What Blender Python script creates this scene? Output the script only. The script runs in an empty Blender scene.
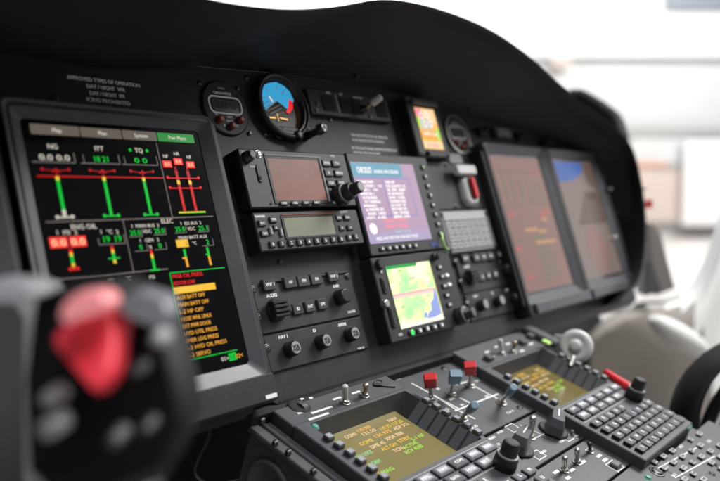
import bpy, math, random
from mathutils import Vector, Matrix
random.seed(7)
C = bpy.context.scene.collection
# ------------------------------------------------------------------ frames
FPX, CX, CY = 753.9, 360.0, 240.5
R = [[0.6361066516671329, 0.24169328389748457, -0.7327705536002922],
     [-0.05173364038978569, 0.9608975978225435, 0.2720283752678859],
     [0.7698648960414087, -0.13513017064192345, 0.6237370269796683]]
TILT = math.radians(18.3)
EYE = Vector((0, 0, 1.5))
UP_P = Vector((0, math.sin(TILT), math.cos(TILT)))        # up along the instrument panel
N_P = Vector((0, -math.cos(TILT), math.sin(TILT)))        # out of the panel, towards the pilots
def p2w(q):                                               # panel axes (x right, y down, z into panel) -> world
    return Vector((q[0], 0, 0)) - UP_P * q[1] - N_P * q[2]
RIGHT, DOWN, FWD = p2w(R[0]), p2w(R[1]), p2w(R[2])
def frame(o, x, y, z):
    m = Matrix.Identity(4)
    for i in range(3):
        m[i][0], m[i][1], m[i][2], m[i][3] = x[i], y[i], z[i], o[i]
    return m
PAN = frame(EYE - N_P * 0.5, Vector((1, 0, 0)), UP_P, N_P)
D_ = Vector((0, .60173845, -.79869321)); NN = Vector((0, -.79869321, -.60173845))
PED = frame(EYE + p2w((.43417, .03534, .51)), Vector((1, 0, 0)), -p2w(D_), p2w(NN))
CAM = frame(EYE, RIGHT, -DOWN, -FWD)                      # used only for the camera
yaw_f = Vector((FWD.x, FWD.y, 0)).normalized()
HAN = frame(EYE, Vector((yaw_f.y, -yaw_f.x, 0)), yaw_f, Vector((0, 0, 1)))   # the hangar: x right, y away, z up
INV = {}
def ray(px, py):
    return (RIGHT * ((px - CX) / FPX) + DOWN * ((py - CY) / FPX) + FWD)
def hit(px, py, F, h):
    """photo pixel -> (x, y) in millimetres on the plane z = h mm of frame F"""
    k = id(F)
    if k not in INV: INV[k] = F.inverted()
    o = INV[k] @ EYE; d = INV[k].to_3x3() @ ray(px, py)
    t = (h / 1000 - o.z) / d.z
    q = o + d * t
    return q.x * 1000, q.y * 1000
def pp(px, py, h=0): return hit(px, py, PAN, h)
def qq(px, py, h=0): return hit(px, py, PED, h)
def han(px, py, dist):
    """photo pixel at a horizontal distance (m) -> hangar frame millimetres"""
    q = HAN.inverted() @ (EYE + ray(px, py) * (dist / ray(px, py).dot(yaw_f)))
    return Vector((q.x * 1000, q.y * 1000, q.z * 1000))
# ------------------------------------------------------------------ materials
M = {}
DUSTY = {'panel': .35, 'unit': .3, 'pedestal': .5, 'pedestal_side': .6, 'cdu': .45, 'bezel': .3, 'bezel_dark': .3, 'hood': .12, 'key': .4}
def mat(name, col, rough=.5, metal=0, emit=None, es=1, bump=0, bscale=900, var=0, spec=.5, coat=0, vscale=40):
    m = bpy.data.materials.new(name); m.use_nodes = True
    nt = m.node_tree; b = nt.nodes['Principled BSDF']
    b.inputs['Base Color'].default_value = (*col, 1); b.inputs['Roughness'].default_value = rough
    b.inputs['Metallic'].default_value = metal; b.inputs['Specular IOR Level'].default_value = spec
    b.inputs['Coat Weight'].default_value = coat
    if emit:
        b.inputs['Emission Color'].default_value = (*emit, 1); b.inputs['Emission Strength'].default_value = es
    if bump or var:
        tc = nt.nodes.new('ShaderNodeTexCoord')
    if bump:
        n = nt.nodes.new('ShaderNodeTexNoise'); n.inputs['Scale'].default_value = bscale; n.inputs['Detail'].default_value = 3
        bp = nt.nodes.new('ShaderNodeBump'); bp.inputs['Strength'].default_value = bump; bp.inputs['Distance'].default_value = .0004
        nt.links.new(tc.outputs['Object'], n.inputs['Vector']); nt.links.new(n.outputs['Fac'], bp.inputs['Height'])
        nt.links.new(bp.outputs['Normal'], b.inputs['Normal'])
    dust_out = None
    if name in DUSTY:
        tc = nt.nodes.new('ShaderNodeTexCoord'); d1 = nt.nodes.new('ShaderNodeTexNoise'); d1.inputs['Scale'].default_value = 700; d1.inputs['Detail'].default_value = 2
        d2 = nt.nodes.new('ShaderNodeTexNoise'); d2.inputs['Scale'].default_value = 22; d2.inputs['Detail'].default_value = 5
        r1 = nt.nodes.new('ShaderNodeMapRange'); r1.inputs['From Min'].default_value = .63; r1.inputs['From Max'].default_value = .74
        r2 = nt.nodes.new('ShaderNodeMapRange'); r2.inputs['From Min'].default_value = .42; r2.inputs['From Max'].default_value = .7
        ml = nt.nodes.new('ShaderNodeMath'); ml.operation = 'MULTIPLY'; mh = nt.nodes.new('ShaderNodeMath'); mh.operation = 'MULTIPLY'; mh.inputs[1].default_value = DUSTY[name]
        nt.links.new(tc.outputs['Object'], d1.inputs['Vector']); nt.links.new(tc.outputs['Object'], d2.inputs['Vector'])
        nt.links.new(d1.outputs['Fac'], r1.inputs['Value']); nt.links.new(d2.outputs['Fac'], r2.inputs['Value'])
        nt.links.new(r1.outputs[0], ml.inputs[0]); nt.links.new(r2.outputs[0], ml.inputs[1]); nt.links.new(ml.outputs[0], mh.inputs[0]); dust_out = mh.outputs[0]
    if var:
        n = nt.nodes.new('ShaderNodeTexNoise'); n.inputs['Scale'].default_value = vscale; n.inputs['Detail'].default_value = 6
        n.inputs['Roughness'].default_value = .65
        nt.links.new(tc.outputs['Object'], n.inputs['Vector'])
        mr = nt.nodes.new('ShaderNodeMapRange'); mr.inputs['From Min'].default_value = .3; mr.inputs['From Max'].default_value = .7
        mr.inputs['To Min'].default_value = 1 - var; mr.inputs['To Max'].default_value = 1 + var
        mx = nt.nodes.new('ShaderNodeVectorMath'); mx.operation = 'SCALE'; mx.inputs[0].default_value = col
        nt.links.new(n.outputs['Fac'], mr.inputs['Value']); nt.links.new(mr.outputs[0], mx.inputs['Scale'])
        if dust_out:
            mc = nt.nodes.new('ShaderNodeMix'); mc.data_type = 'RGBA'; mc.inputs['B'].default_value = (.3, .29, .27, 1)
            nt.links.new(dust_out, mc.inputs['Factor']); nt.links.new(mx.outputs[0], mc.inputs['A']); nt.links.new(mc.outputs['Result'], b.inputs['Base Color'])
        else: nt.links.new(mx.outputs[0], b.inputs['Base Color'])
        m2 = nt.nodes.new('ShaderNodeMapRange'); m2.inputs['To Min'].default_value = max(.05, rough - var * .5); m2.inputs['To Max'].default_value = min(1, rough + var * .5)
        nt.links.new(n.outputs['Fac'], m2.inputs['Value']); nt.links.new(m2.outputs[0], b.inputs['Roughness'])
    M[name] = m
    return m
mat('panel', (.0135, .0135, .0145), .5, bump=.35, var=.12)
mat('hood', (.011, .011, .0115), .62, bump=.8, bscale=420, var=.3, spec=.35, vscale=9)
mat('bezel', (.062, .064, .070), .40, bump=.25, var=.08)
mat('bezel_dark', (.016, .0165, .018), .5, bump=.25, var=.1)
mat('unit', (.020, .0205, .022), .46, bump=.25, var=.1)
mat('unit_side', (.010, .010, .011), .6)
mat('pedestal', (.050, .052, .058), .5, bump=.3, var=.12)
mat('pedestal_side', (.052, .054, .058), .55, bump=.3, var=.15)
mat('cdu', (.056, .058, .065), .48, bump=.3, var=.1)
mat('flute', (.09, .094, .105), .45, bump=.2)
mat('key', (.040, .041, .045), .34, var=.1)
mat('key_ped', (.075, .078, .085), .4, var=.1)
mat('key_glare', (.125, .13, .142), .22, var=.1)  # pale pedestal key tops carry the glare in their colour
mat('key_glare_pale', (.30, .31, .335), .28); mat('black', (.005, .005, .0055), .45, bump=.15)
mat('knob', (.014, .014, .016), .38, bump=.1)
mat('knob_grey', (.085, .087, .095), .3)
mat('void', (.006, .006, .006), .8)
mat('white', (.85, .85, .84), .45)
mat('legend', (.74, .74, .72), .45)
mat('legend_dim', (.26, .26, .26), .6)
mat('metal', (.55, .53, .5), .3, 1, var=.1)
mat('bronze', (.42, .34, .25), .35, 1)
mat('steel_dark', (.12, .12, .12), .35, 1)
mat('lever_white', (.55, .54, .53), .35, var=.08)
mat('red', (.62, .015, .02), .38, coat=.3)
mat('red_soft', (.80, .022, .045), .55); mat('red_top_lit', (.80, .26, .27), .4)
mat('redbtn', (.22, .03, .02), .4)
mat('blue_cap', (.17, .26, .33), .45)
mat('blue_line', (.02, .04, .18), .5)
mat('teal', (.08, .30, .24), .5)
mat('lime', (.45, .75, .18), .5)
mat('glass_black', (.002, .002, .003), .10, spec=.5, var=.12, vscale=30)
mat('glass_far', (.002, .002, .003), .16, spec=.5, var=.2, vscale=14)
mat('lcd_blank_reflect', (.20, .085, .062), .35, spec=.4, coat=.1, emit=(.30, .12, .085), es=.14, var=.15, vscale=25)  # blank screen: warm reflection painted as brown base and faint emission
mat('lcd_grey', (.20, .20, .14), .35, coat=.3)
mat('lcd_dark', (.05, .05, .035), .3, coat=.3)
mat('lcd_olive', (.02, .02, .01), .25, emit=(.30, .24, .085), es=.80)
mat('lcd_olive2', (.02, .02, .01), .22, emit=(.22, .16, .035), es=.72)
def glow(n, c, s=1): return mat(n, (.004, .004, .004), .3, emit=c, es=s, spec=.25)
glow('g_red', (.85, .012, .015)); glow('g_red_dim', (.42, .008, .012)); glow('g_red_hot', (1, .045, .04), 1.1)
glow('g_green', (.0, .55, .04)); glow('g_green_dim', (.0, .30, .03)); glow('g_yellow', (.95, .62, .05)); glow('g_amber', (.88, .40, .04)); glow('g_amber_hi', (.95, .55, .04))
glow('g_white', (.62, .58, .50)); glow('g_tab', (.13, .11, .09)); glow('g_line', (.19, .165, .15)); glow('g_tabg', (.02, .25, .04))
glow('g_paper', (1, .93, .95), 1.15); glow('g_pinkline', (.95, .30, .38)); glow('g_mauve', (.50, .35, .49)); glow('g_mauve2', (.45, .38, .58)); glow('g_bluehead', (.16, .38, .50)); glow('g_lav', (.28, .23, .60))
glow('g_cyan', (.45, .75, .80)); glow('g_maplime', (.62, .95, .40), 1.0); glow('g_mapgreen', (.02, .42, .08)); glow('g_mappink', (.95, .74, .64)); glow('g_mapyel', (.86, .92, .32)); glow('g_mapwhite', (1, 1, .85), 1.05); glow('g_mapblue', (.34, .42, .85))
glow('g_lime', (.42, .85, .10)); glow('g_mint', (.30, .78, .38)); glow('g_orange', (1, .52, .12)); glow('g_peach', (1, .70, .38)); glow('g_gold', (.95, .60, .08))
glow('g_wash', (.25, .135, .115)); glow('g_wash2', (.21, .155, .14)); glow('g_blue', (.04, .11, .38)); glow('g_ai_blue', (.04, .34, .62)); glow('g_ai_brown', (.012, .007, .005)); glow('g_skyd', (.09, .11, .22)); glow('g_brown', (.12, .075, .06))  # wash pair: pinkish reflection on the far screens painted as emission
glow('g_green_lamp', (.05, .85, .15), 1.2); glow('g_wgreen', (.13, .17, .08)); glow('g_wred', (.46, .11, .10)); glow('g_wamber', (.50, .27, .13))
mat('wall_white', (.86, .86, .86), .8, var=.03, vscale=.7)
mat('wall_grey', (.66, .66, .655), .8, var=.05, vscale=.5)
mat('beam', (.42, .41, .40), .8); mat('tan', (.62, .52, .46), .8); mat('orange_stripe', (.75, .42, .28), .8)
mat('hangar_floor', (.80, .755, .72), .5, var=.06, vscale=.6)
mat('trim_shaded', (.25, .222, .20), .6, bump=.3, bscale=300, var=.05, vscale=5)
mat('trim_grey', (.20, .20, .185), .5)
mat('trim_white_lit', (.85, .85, .83), .45)
mat('arm_white', (.62, .61, .59), .6); mat('cellbase', (.15, .15, .15), .5); mat('cell', (.36, .36, .35), .5); mat('pillar', (.11, .10, .095), .6); mat('box_grey', (.085, .085, .09), .6); mat('box_top_lit', (.20, .205, .215), .6)
mat('leather', (.005, .005, .0055), .6, bump=.4, bscale=300, spec=.2)
mat('foam_grey', (.62, .62, .60), .45, var=.06)
mat('grip', (.005, .005, .006), .5, spec=.3)
mat('grip_highlight', (.15, .155, .17), .4)
mat('lamp_pane', (.25, .28, .33), .3)
# ------------------------------------------------------------------ mesh builder (millimetres)
_tc = {}
def glyphs(s):
    if s not in _tc:
        cu = bpy.data.curves.new('t', 'FONT'); cu.body = s; cu.size = 1; cu.resolution_u = 2
        ob = bpy.data.objects.new('t', cu)
        me = bpy.data.meshes.new_from_object(ob)
        vs = [(v.co.x, v.co.y) for v in me.vertices]; fs = [tuple(p.vertices) for p in me.polygons]
        bpy.data.objects.remove(ob); bpy.data.curves.remove(cu); bpy.data.meshes.remove(me)
        x0 = min([v[0] for v in vs] or [0]); x1 = max([v[0] for v in vs] or [1])
        _tc[s] = (vs, fs, x0, x1)
    return _tc[s]
def rrect(x0, y0, x1, y1, r=0, n=4):
    if x0 > x1: x0, x1 = x1, x0
    if y0 > y1: y0, y1 = y1, y0
    r = min(r, (x1 - x0) / 2.001, (y1 - y0) / 2.001)
    if r <= 0: return [(x0, y0), (x1, y0), (x1, y1), (x0, y1)]
    out = []
    for cx, cy, a in ((x1 - r, y0 + r, -90), (x1 - r, y1 - r, 0), (x0 + r, y1 - r, 90), (x0 + r, y0 + r, 180)):
        for i in range(n + 1):
            t = math.radians(a + 90 * i / n); out.append((cx + r * math.cos(t), cy + r * math.sin(t)))
    return out
def circ(cx, cy, r, n=24): return [(cx + r * math.cos(2 * math.pi * i / n), cy + r * math.sin(2 * math.pi * i / n)) for i in range(n)]
class MB:
    def __init__(s): s.v = []; s.f = []; s.m = []; s.names = []; s.sm = []
    def mi(s, m):
        if m not in s.names: s.names.append(m)
        return s.names.index(m)
    def add(s, vs, fs, m, smooth=False):
        b = len(s.v); s.v += [tuple(v) for v in vs]
        k = s.mi(m)
        for f in fs: s.f.append([b + i for i in f]); s.m.append(k); s.sm.append(smooth)
        return s
    def loft(s, rings, m, cap0=True, cap1=True, smooth=False):
        n = len(rings[0]); vs = [p for r in rings for p in r]; fs = []
        for j in range(len(rings) - 1):
            for i in range(n):
                fs.append((j * n + i, j * n + (i + 1) % n, (j + 1) * n + (i + 1) % n, (j + 1) * n + i))
        s.add(vs, fs, m, smooth)
        if cap0: s.add(rings[0][::-1], [list(range(n))], m)
        if cap1: s.add(rings[-1], [list(range(n))], m)
        return s
    def slab(s, x0, y0, x1, y1, z0, z1, m, r=0, ch=0, side=None):
        """plate with rounded corners and a chamfered top edge"""
        ch = min(ch, abs(x1 - x0) / 3, abs(y1 - y0) / 3)
        if x0 > x1: x0, x1 = x1, x0
        if y0 > y1: y0, y1 = y1, y0
        a = rrect(x0, y0, x1, y1, r + .001); b = rrect(x0 + ch, y0 + ch, x1 - ch, y1 - ch, max(r - ch, 0) + .001)
        A = [(x, y, z0) for x, y in a]; B = [(x, y, z1 - ch) for x, y in a]; D = [(x, y, z1) for x, y in b]
        if side:
            s.loft([A, B], side, cap0=True, cap1=False); s.loft([B, D], m, cap0=False, cap1=True)
        elif ch > 0: s.loft([A, B, D], m)
        else: s.loft([A, B], m)
        return s
    def flat(s, poly, z, m):
        s.add([(x, y, z) for x, y in poly], [list(range(len(poly)))], m); return s
    def rect(s, x0, y0, x1, y1, z, m): return s.flat(rrect(x0, y0, x1, y1), z, m)
    def framed(s, outer, inner, z, m):
        n = len(outer)
        s.add([(x, y, z) for x, y in outer] + [(x, y, z) for x, y in inner], [(i, (i + 1) % n, n + (i + 1) % n, n + i) for i in range(n)], m); return s
    def line(s, a, b, w, z, m):
        dx, dy = b[0] - a[0], b[1] - a[1]; L = math.hypot(dx, dy) or 1; nx, ny = -dy / L * w / 2, dx / L * w / 2
        return s.flat([(a[0] - nx, a[1] - ny), (b[0] - nx, b[1] - ny), (b[0] + nx, b[1] + ny), (a[0] + nx, a[1] + ny)], z, m)
    def box_line(s, x0, y0, x1, y1, w, z, m):
        x0, x1 = min(x0, x1), max(x0, x1); y0, y1 = min(y0, y1), max(y0, y1)
        return s.framed(rrect(x0, y0, x1, y1), rrect(x0 + w, y0 + w, x1 - w, y1 - w), z, m)
    def rod(s, p0, p1, r0, r1, m, n=16, rnd=0):
        p0 = Vector(p0); p1 = Vector(p1); d = (p1 - p0); L = d.length; d.normalize()
        a = d.orthogonal().normalized(); b = d.cross(a)
        def ring(c, r): return [tuple(c + a * (r * math.cos(2 * math.pi * i / n)) + b * (r * math.sin(2 * math.pi * i / n))) for i in range(n)]
        rs = [ring(p0, r0)]
        if rnd:
            e = min(rnd, r1 * .98, L * .9)
            for k in range(5):
                t = k / 4 * math.pi / 2
                rs.append(ring(p1 - d * (e - e * math.sin(t)), r1 - e + e * math.cos(t)))
        else: rs.append(ring(p1, r1))
        return s.loft(rs, m, smooth=True)
    def lathe(s, c, axis, prof, m, n=28, smooth=True, flute=0):
        c = Vector(c); d = Vector(axis).normalized(); a = d.orthogonal().normalized(); b = d.cross(a); rs = []
        for h, r in prof:
            ring = []
            for i in range(n):
                t = 2 * math.pi * i / n; rr = r * (1 - (flute if i % 2 else 0))
                ring.append(tuple(c + d * h + a * (rr * math.cos(t)) + b * (rr * math.sin(t))))
            rs.append(ring)
        return s.loft(rs, m, smooth=smooth)
    def text(s, t, x, y, h, z, m, w=None, al='c'):
        vs, fs, x0, x1 = glyphs(t)
        k = h / .70; kx = k if w is None else w / max(x1 - x0, .01); W = (x1 - x0) * kx
        ox = {'c': x - W / 2, 'l': x, 'r': x - W}[al]
        e = min(h * (.03 if m.startswith('g_') else .06), .26)
        for dx, dy, dz in ((0, 0, 0), (-e, e * .6, .012), (e, -e * .6, .024)):
            s.add([(ox + (vx - x0) * kx + dx, y - h / 2 + vy * k + dy, z + dz) for vx, vy in vs], fs, m)
        return s
    def build(s, name, parent=None, F=None, origin=(0, 0, 0), bevel=0, subsurf=0):
        me = bpy.data.meshes.new(name); ox, oy, oz = origin
        me.from_pydata([((x - ox) / 1000, (y - oy) / 1000, (z - oz) / 1000) for x, y, z in s.v], [], s.f)
        for n in s.names: me.materials.append(M[n])
        me.polygons.foreach_set('material_index', s.m); me.polygons.foreach_set('use_smooth', s.sm); me.update()
        o = bpy.data.objects.new(name, me); C.objects.link(o)
        if bevel:
            b = o.modifiers.new('b', 'BEVEL'); b.width = bevel / 1000; b.segments = 3; b.limit_method = 'ANGLE'; b.angle_limit = math.radians(40)
        if subsurf:
            b = o.modifiers.new('s', 'SUBSURF'); b.levels = b.render_levels = subsurf
        if parent is not None: o.parent = parent
        elif F is not None: o.matrix_world = F @ Matrix.Translation((ox / 1000, oy / 1000, oz / 1000))
        return o
class Thing:
    """an Empty at the base of a thing; p() links one part under it"""
    def __init__(s, name, label, cat, F, o, group=None, kind=None):
        e = bpy.data.objects.new(name, None); C.objects.link(e); e.empty_display_size = .01
        s.o = tuple(o) if len(o) == 3 else (o[0], o[1], 0)
        e.matrix_world = F @ Matrix.Translation(Vector(s.o) / 1000)
        e['label'] = label; e['category'] = cat
        if group: e['group'] = group
        if kind: e['kind'] = kind
        s.e = e
    def p(s, name, mb, parent=None, label=None, **k):
        o = mb.build(name, s.e, origin=s.o, **k)
        if parent is not None: o.parent = parent          # all parts sit at the thing's origin, so a sub-part keeps its place
        if label: o['label'] = label
        return o
def single(name, mb, label, cat, F, o=(0, 0, 0), kind=None, group=None, **k):
    ob = mb.build(name, None, F, origin=o, **k)
    if kind: ob['kind'] = kind
    if label: ob['label'] = label
    if cat: ob['category'] = cat
    if group: ob['group'] = group
    return ob
def key(T, x0, y0, x1, y1, z0, z1, txt=None, m='key', lm='legend', th=None, name='key', parent=None, r=.8, tw=None):
    b = MB().slab(x0, y0, x1, y1, z0, z1, m, r=r, ch=min(.7, (z1 - z0) * .4))
    if txt:
        h = th or abs(y1 - y0) * .36
        b.text(txt, (x0 + x1) / 2, (y0 + y1) / 2, h, z1 + .08, lm, w=tw)
    return T.p(name, b, parent)
def screw(T, x, y, z, r=3, m='steel_dark', name='screw', base=None):
    b = MB()
    b.lathe((x, y, z), (0, 0, 1), [(0, r * 1.35), (.5, r * 1.35), (.6, r * 1.1), (.3, r), (1.6, r), (2.0, r * .7)], base or m, n=20)
    a = random.uniform(0, 3.14); dx, dy = math.cos(a) * r * .7, math.sin(a) * r * .7
    b.line((x - dx, y - dy), (x + dx, y + dy), r * .25, z + 2.06, 'void')
    return T.p(name, b)
def rectpx(x0, y0, x1, y1, h=0, f=pp):
    a = f(x0, y0, h); b = f(x1, y1, h); return a[0], b[1], b[0], a[1]      # x0, ylow, x1, yhigh
PZ = -18      # surface of the instrument panel
# ================================================================== INSTRUMENT PANEL
inner = [(-60, 262), (150, 276), (330, 288), (497, 297), (590, 302), (770, 303), (881, 294), (960, 281), (1136, 267), (1260, 248), (1346, 213), (1388, 165), (1398, 116), (1394, 50), (1386, 6)]
T = Thing('instrument_panel', 'wide matt black instrument panel holding all the screens and radios', 'instrument panel', PAN, (700, 29, PZ))
b = MB()
low = [(1376, -36), (940, -38), (470, -34), (462, -29), (440, -29), (436, -36), (-60, -36)]
poly = inner + low
n = len(poly)
b.loft([[(x, y, PZ - 14) for x, y in poly], [(x, y, PZ - 1) for x, y in poly], [(700 + (x - 700) * .999, 130 + (y - 130) * .995, PZ) for x, y in poly]], 'panel')
face = T.p('face_plate', b)
b = MB()   # rolled lower lip
b.loft([[(x, -30, PZ + .5), (x, -40, PZ - 1), (x, -46, PZ - 10), (x, -40, PZ - 14), (x, -30, PZ - 14)] for x in (470, 700, 1000, 1376)], 'panel')
T.p('lower_lip', b)
b = MB()
c = pp(106, 92.5, PZ)
for i, (t, w) in enumerate((('APPROVED TYPES OF OPERATION', 68), ('DAY / NIGHT  VFR', 36), ('DAY / NIGHT  IFR', 33), ('ICING PROHIBITED', 41))):
    b.text(t, c[0] + 1, c[1] + 10 - i * 6.0, 3.4, PZ + .3, 'white', w=w)
T.p('placard_text', b, label='four lines of grey placard writing at the upper left')
b = MB()
x, y = pp(346, 132, PZ); 
for i, (t, w, dx, dy) in enumerate((('THIS HELICOPTER MUST BE OPERATED', 70, 4, 0), ('IN ACCORDANCE WITH THE MANUAL', 60, 5, -6), ('SEE THE FLIGHT MANUAL LIMITATIONS BEFORE ANY', 86, 0, -16), ('DESCENT BELOW 200 FEET', 50, 1, -22))):
    b.text(t, x + 3 + dx, y - 3 + dy, 3.2, PZ + .3, 'white', w=w, al='l')
b.text('GPS/NAV', x - 2, y - 36, 2.6, PZ + .3, 'legend', w=14, al='l')
T.p('placard_text', b, label='four lines of white placard writing above the checklist screen')
for sx, sy in ((160, 65), (363, 76), (55, 98), (330, 120), (247, 78), (319, 133), (528, 297), (280, 262)):
    x, y = pp(sx, sy, PZ); screw(T, x, y, PZ, 2.2)
# ------------------------------------------------------------------ glareshield
def curve(pts, n):
    """Catmull-Rom through 3D points, n samples"""
    P = [Vector(p) for p in pts]; P = [P[0] * 2 - P[1]] + P + [P[-1] * 2 - P[-2]]; out = []; segs = len(P) - 3
    for i in range(n):
        t = i / (n - 1) * segs; k = min(int(t), segs - 1); t -= k; a, b_, c_, d = P[k:k + 4]
        out.append(.5 * ((2 * b_) + (c_ - a) * t + (2 * a - 5 * b_ + 4 * c_ - d) * t * t + (3 * b_ - a - 3 * c_ + d) * t ** 3))
    return out
lippx = [(-150, -75, 140), (60, -40, 140), (170, -12, 140), (225, 2, 140), (290, 10, 138), (340, 7, 135), (388, 0, 130), (440, 10, 122), (490, 30, 112), (530, 57, 102), (560, 84, 92), (590, 108, 80), (615, 126, 68), (632, 147, 58), (641, 178, 50), (646, 215, 45), (646, 250, 40), (640, 280, 34), (622, 302, 26)]
lip = curve([(*pp(x, y, h), h) for x, y, h in lippx], 90)
inn = curve([(-200, 250, PZ)] + [(x, y, PZ) for x, y in inner], 90)
top = []
for i, q in enumerate(lip):
    d = Vector((q.x - 760, max(q.y, 60) - 60, 0)); t = i / 89
    f = min(1, max(0, (t - .62) / .2))
    back = Vector((q.x + f * 120, q.y + (1 - f) * 30 - f * 10, -170))
    top.append(back)
lip_o = [q + Vector((0, 0, -8)) + (Vector((0, 2, 0)) if i < 60 else Vector((2, 0, 0))) for i, q in enumerate(lip)]
rings = []
for i in range(90):
    a, l, lo, tp = inn[i], lip[i], lip_o[i], top[i]
    sag = Vector((0, 10, 0)) if i < 62 else Vector((12, 4, 0))
    rings.append([a, a.lerp(l, .35) + sag * .9, a.lerp(l, .7) + sag, a.lerp(l, .93) + sag * .45, l, l.lerp(lo, .5) + Vector((0, 1, 0)), lo, lo.lerp(tp, .4) + sag * .5, tp])
T = Thing('glareshield', 'deep black glareshield hood curving over the instrument panel', 'glareshield', PAN, (700, 300, 0))
b = MB(); n = 9; vs = [tuple(p) for r in rings for p in r]
b.add(vs, [(j * n + i, j * n + i + 1, (j + 1) * n + i + 1, (j + 1) * n + i) for j in range(89) for i in range(n - 1)], 'hood', True)
T.p('hood_shell', b)
for i in (20, 33, 46, 58, 68, 76, 82): b = MB().rod(inn[i].lerp(lip[i], .1) + Vector((0, 4, 0)), inn[i].lerp(lip[i], .1) + Vector((0, -3, 2)), 2.4, 2, 'steel_dark', rnd=1); T.p('rivet', b)
for k, (x, y, h) in enumerate(((610, 190, 20), (615, 238, 10), (630, 276, 5))):
    cx, cy = pp(x, y, h); T.p('latch', MB().rod((cx + 3, cy, h - 10), (cx - 4, cy, h + 4), 4, 3.4, 'metal' if k == 1 else 'steel_dark', rnd=1.5))
# second hood piece behind on the far side
b = MB()
pts = [han(x, y, d) for x, y, d in ((560, 96, 1.75), (578, 88, 1.75), (596, 96, 1.72), (608, 104, 1.7), (617, 112, 1.68), (622, 126, 1.66), (624, 144, 1.64))]
cs = curve(pts, 24)
for i in range(23): b.rod(cs[i] + Vector((-6, 0, -20)), cs[i + 1] + Vector((-6, 0, -20)), 19, 19, 'leather')
single('hood_cushion', b, 'black padded roll peeking above the right shoulder of the glareshield', 'pad', HAN, tuple(cs[12]))
# ================================================================== MULTIFUNCTION DISPLAYS
def display(label, bx, sc, group='large portrait display units', glass='glass_black', zf=4):
    """bx outer bezel (x0,y0,x1,y1), sc screen"""
    T = Thing('display_unit', label, 'display', PAN, ((bx[0] + bx[2]) / 2, (bx[1] + bx[3]) / 2, PZ), group)
    x0, y0, x1, y1 = bx; a0, b0, a1, b1 = sc; m = 16; r = 6
    b = MB()
    o0 = rrect(x0, y0, x1, y1, r); o1 = rrect(x0 + 2, y0 + 2, x1 - 2, y1 - 2, r - 1.5); i0 = rrect(a0 - m, b0 - m, a1 + m, b1 + m, 6); i1 = rrect(a0 - 2, b0 - 2, a1 + 2, b1 + 2, 4)
    R3 = lambda p, z: [(x, y, z) for x, y in p]
    b.loft([R3(o0, PZ), R3(o0, zf - 2), R3(o1, zf), R3(i0, zf)], 'bezel_dark', cap1=False)
    T.p('housing', b)
    b = MB(); b.loft([R3(i0, zf + .3), R3(rrect(a0 - m + 1, b0 - m + 1, a1 + m - 1, b1 + m - 1, 6), zf + .8), R3(i1, 0.2), R3(i1, -4)], 'bezel', cap0=False, cap1=False)
    T.p('bezel', b)
    T.glass = T.p('screen', MB().rect(a0 - 3, b0 - 3, a1 + 3, b1 + 3, -.5, glass))
    return T
sy0, sy1 = 13, 216
DL = display('display unit on the left showing red, green and amber engine gauges', (259, -28, 451, 230), (271, sy0 - 2, 429, sy1 + 2))
b = MB(); b.slab(262, -26, 449, -3, 4, 7, 'bezel_dark', r=2, ch=1); DL.p('lower_rail', b)
b = MB(); b.slab(434, -24, 447, -20.5, 7, 7.4, 'legend', r=.3); DL.p('maker_plate', b)
z = .3
S = lambda x, y: pp(x, y, z)
g = MB()
def sr(x0, y0, x1, y1, m, zz=z):
    a = S(x0, y0); c = S(x1, y1); g.rect(a[0], c[1], c[0], a[1], zz, m)
def st(t, x, y, h, m, w=None, al='c', zz=z + .1):
    a = S(x, y); g.text(t, a[0], a[1], h, zz, m, w, al)
ytab = S(100, 133)[1]
for i, (t, xa, xb) in enumerate((('Map', 276, 315), ('Plan', 316, 352), ('System', 353, 386), ('Pwr Plant', 387, 425))):
    g.slab(xa, ytab - 4, xb, ytab + 4, z - .1, z, 'g_tabg' if i == 3 else 'g_tab', r=.8)
    g.text(t, (xa + xb) / 2 + 1, ytab, 3.3, z + .1, 'g_white')
DL.p('menu_tabs', g, DL.glass); g = MB()
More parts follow.
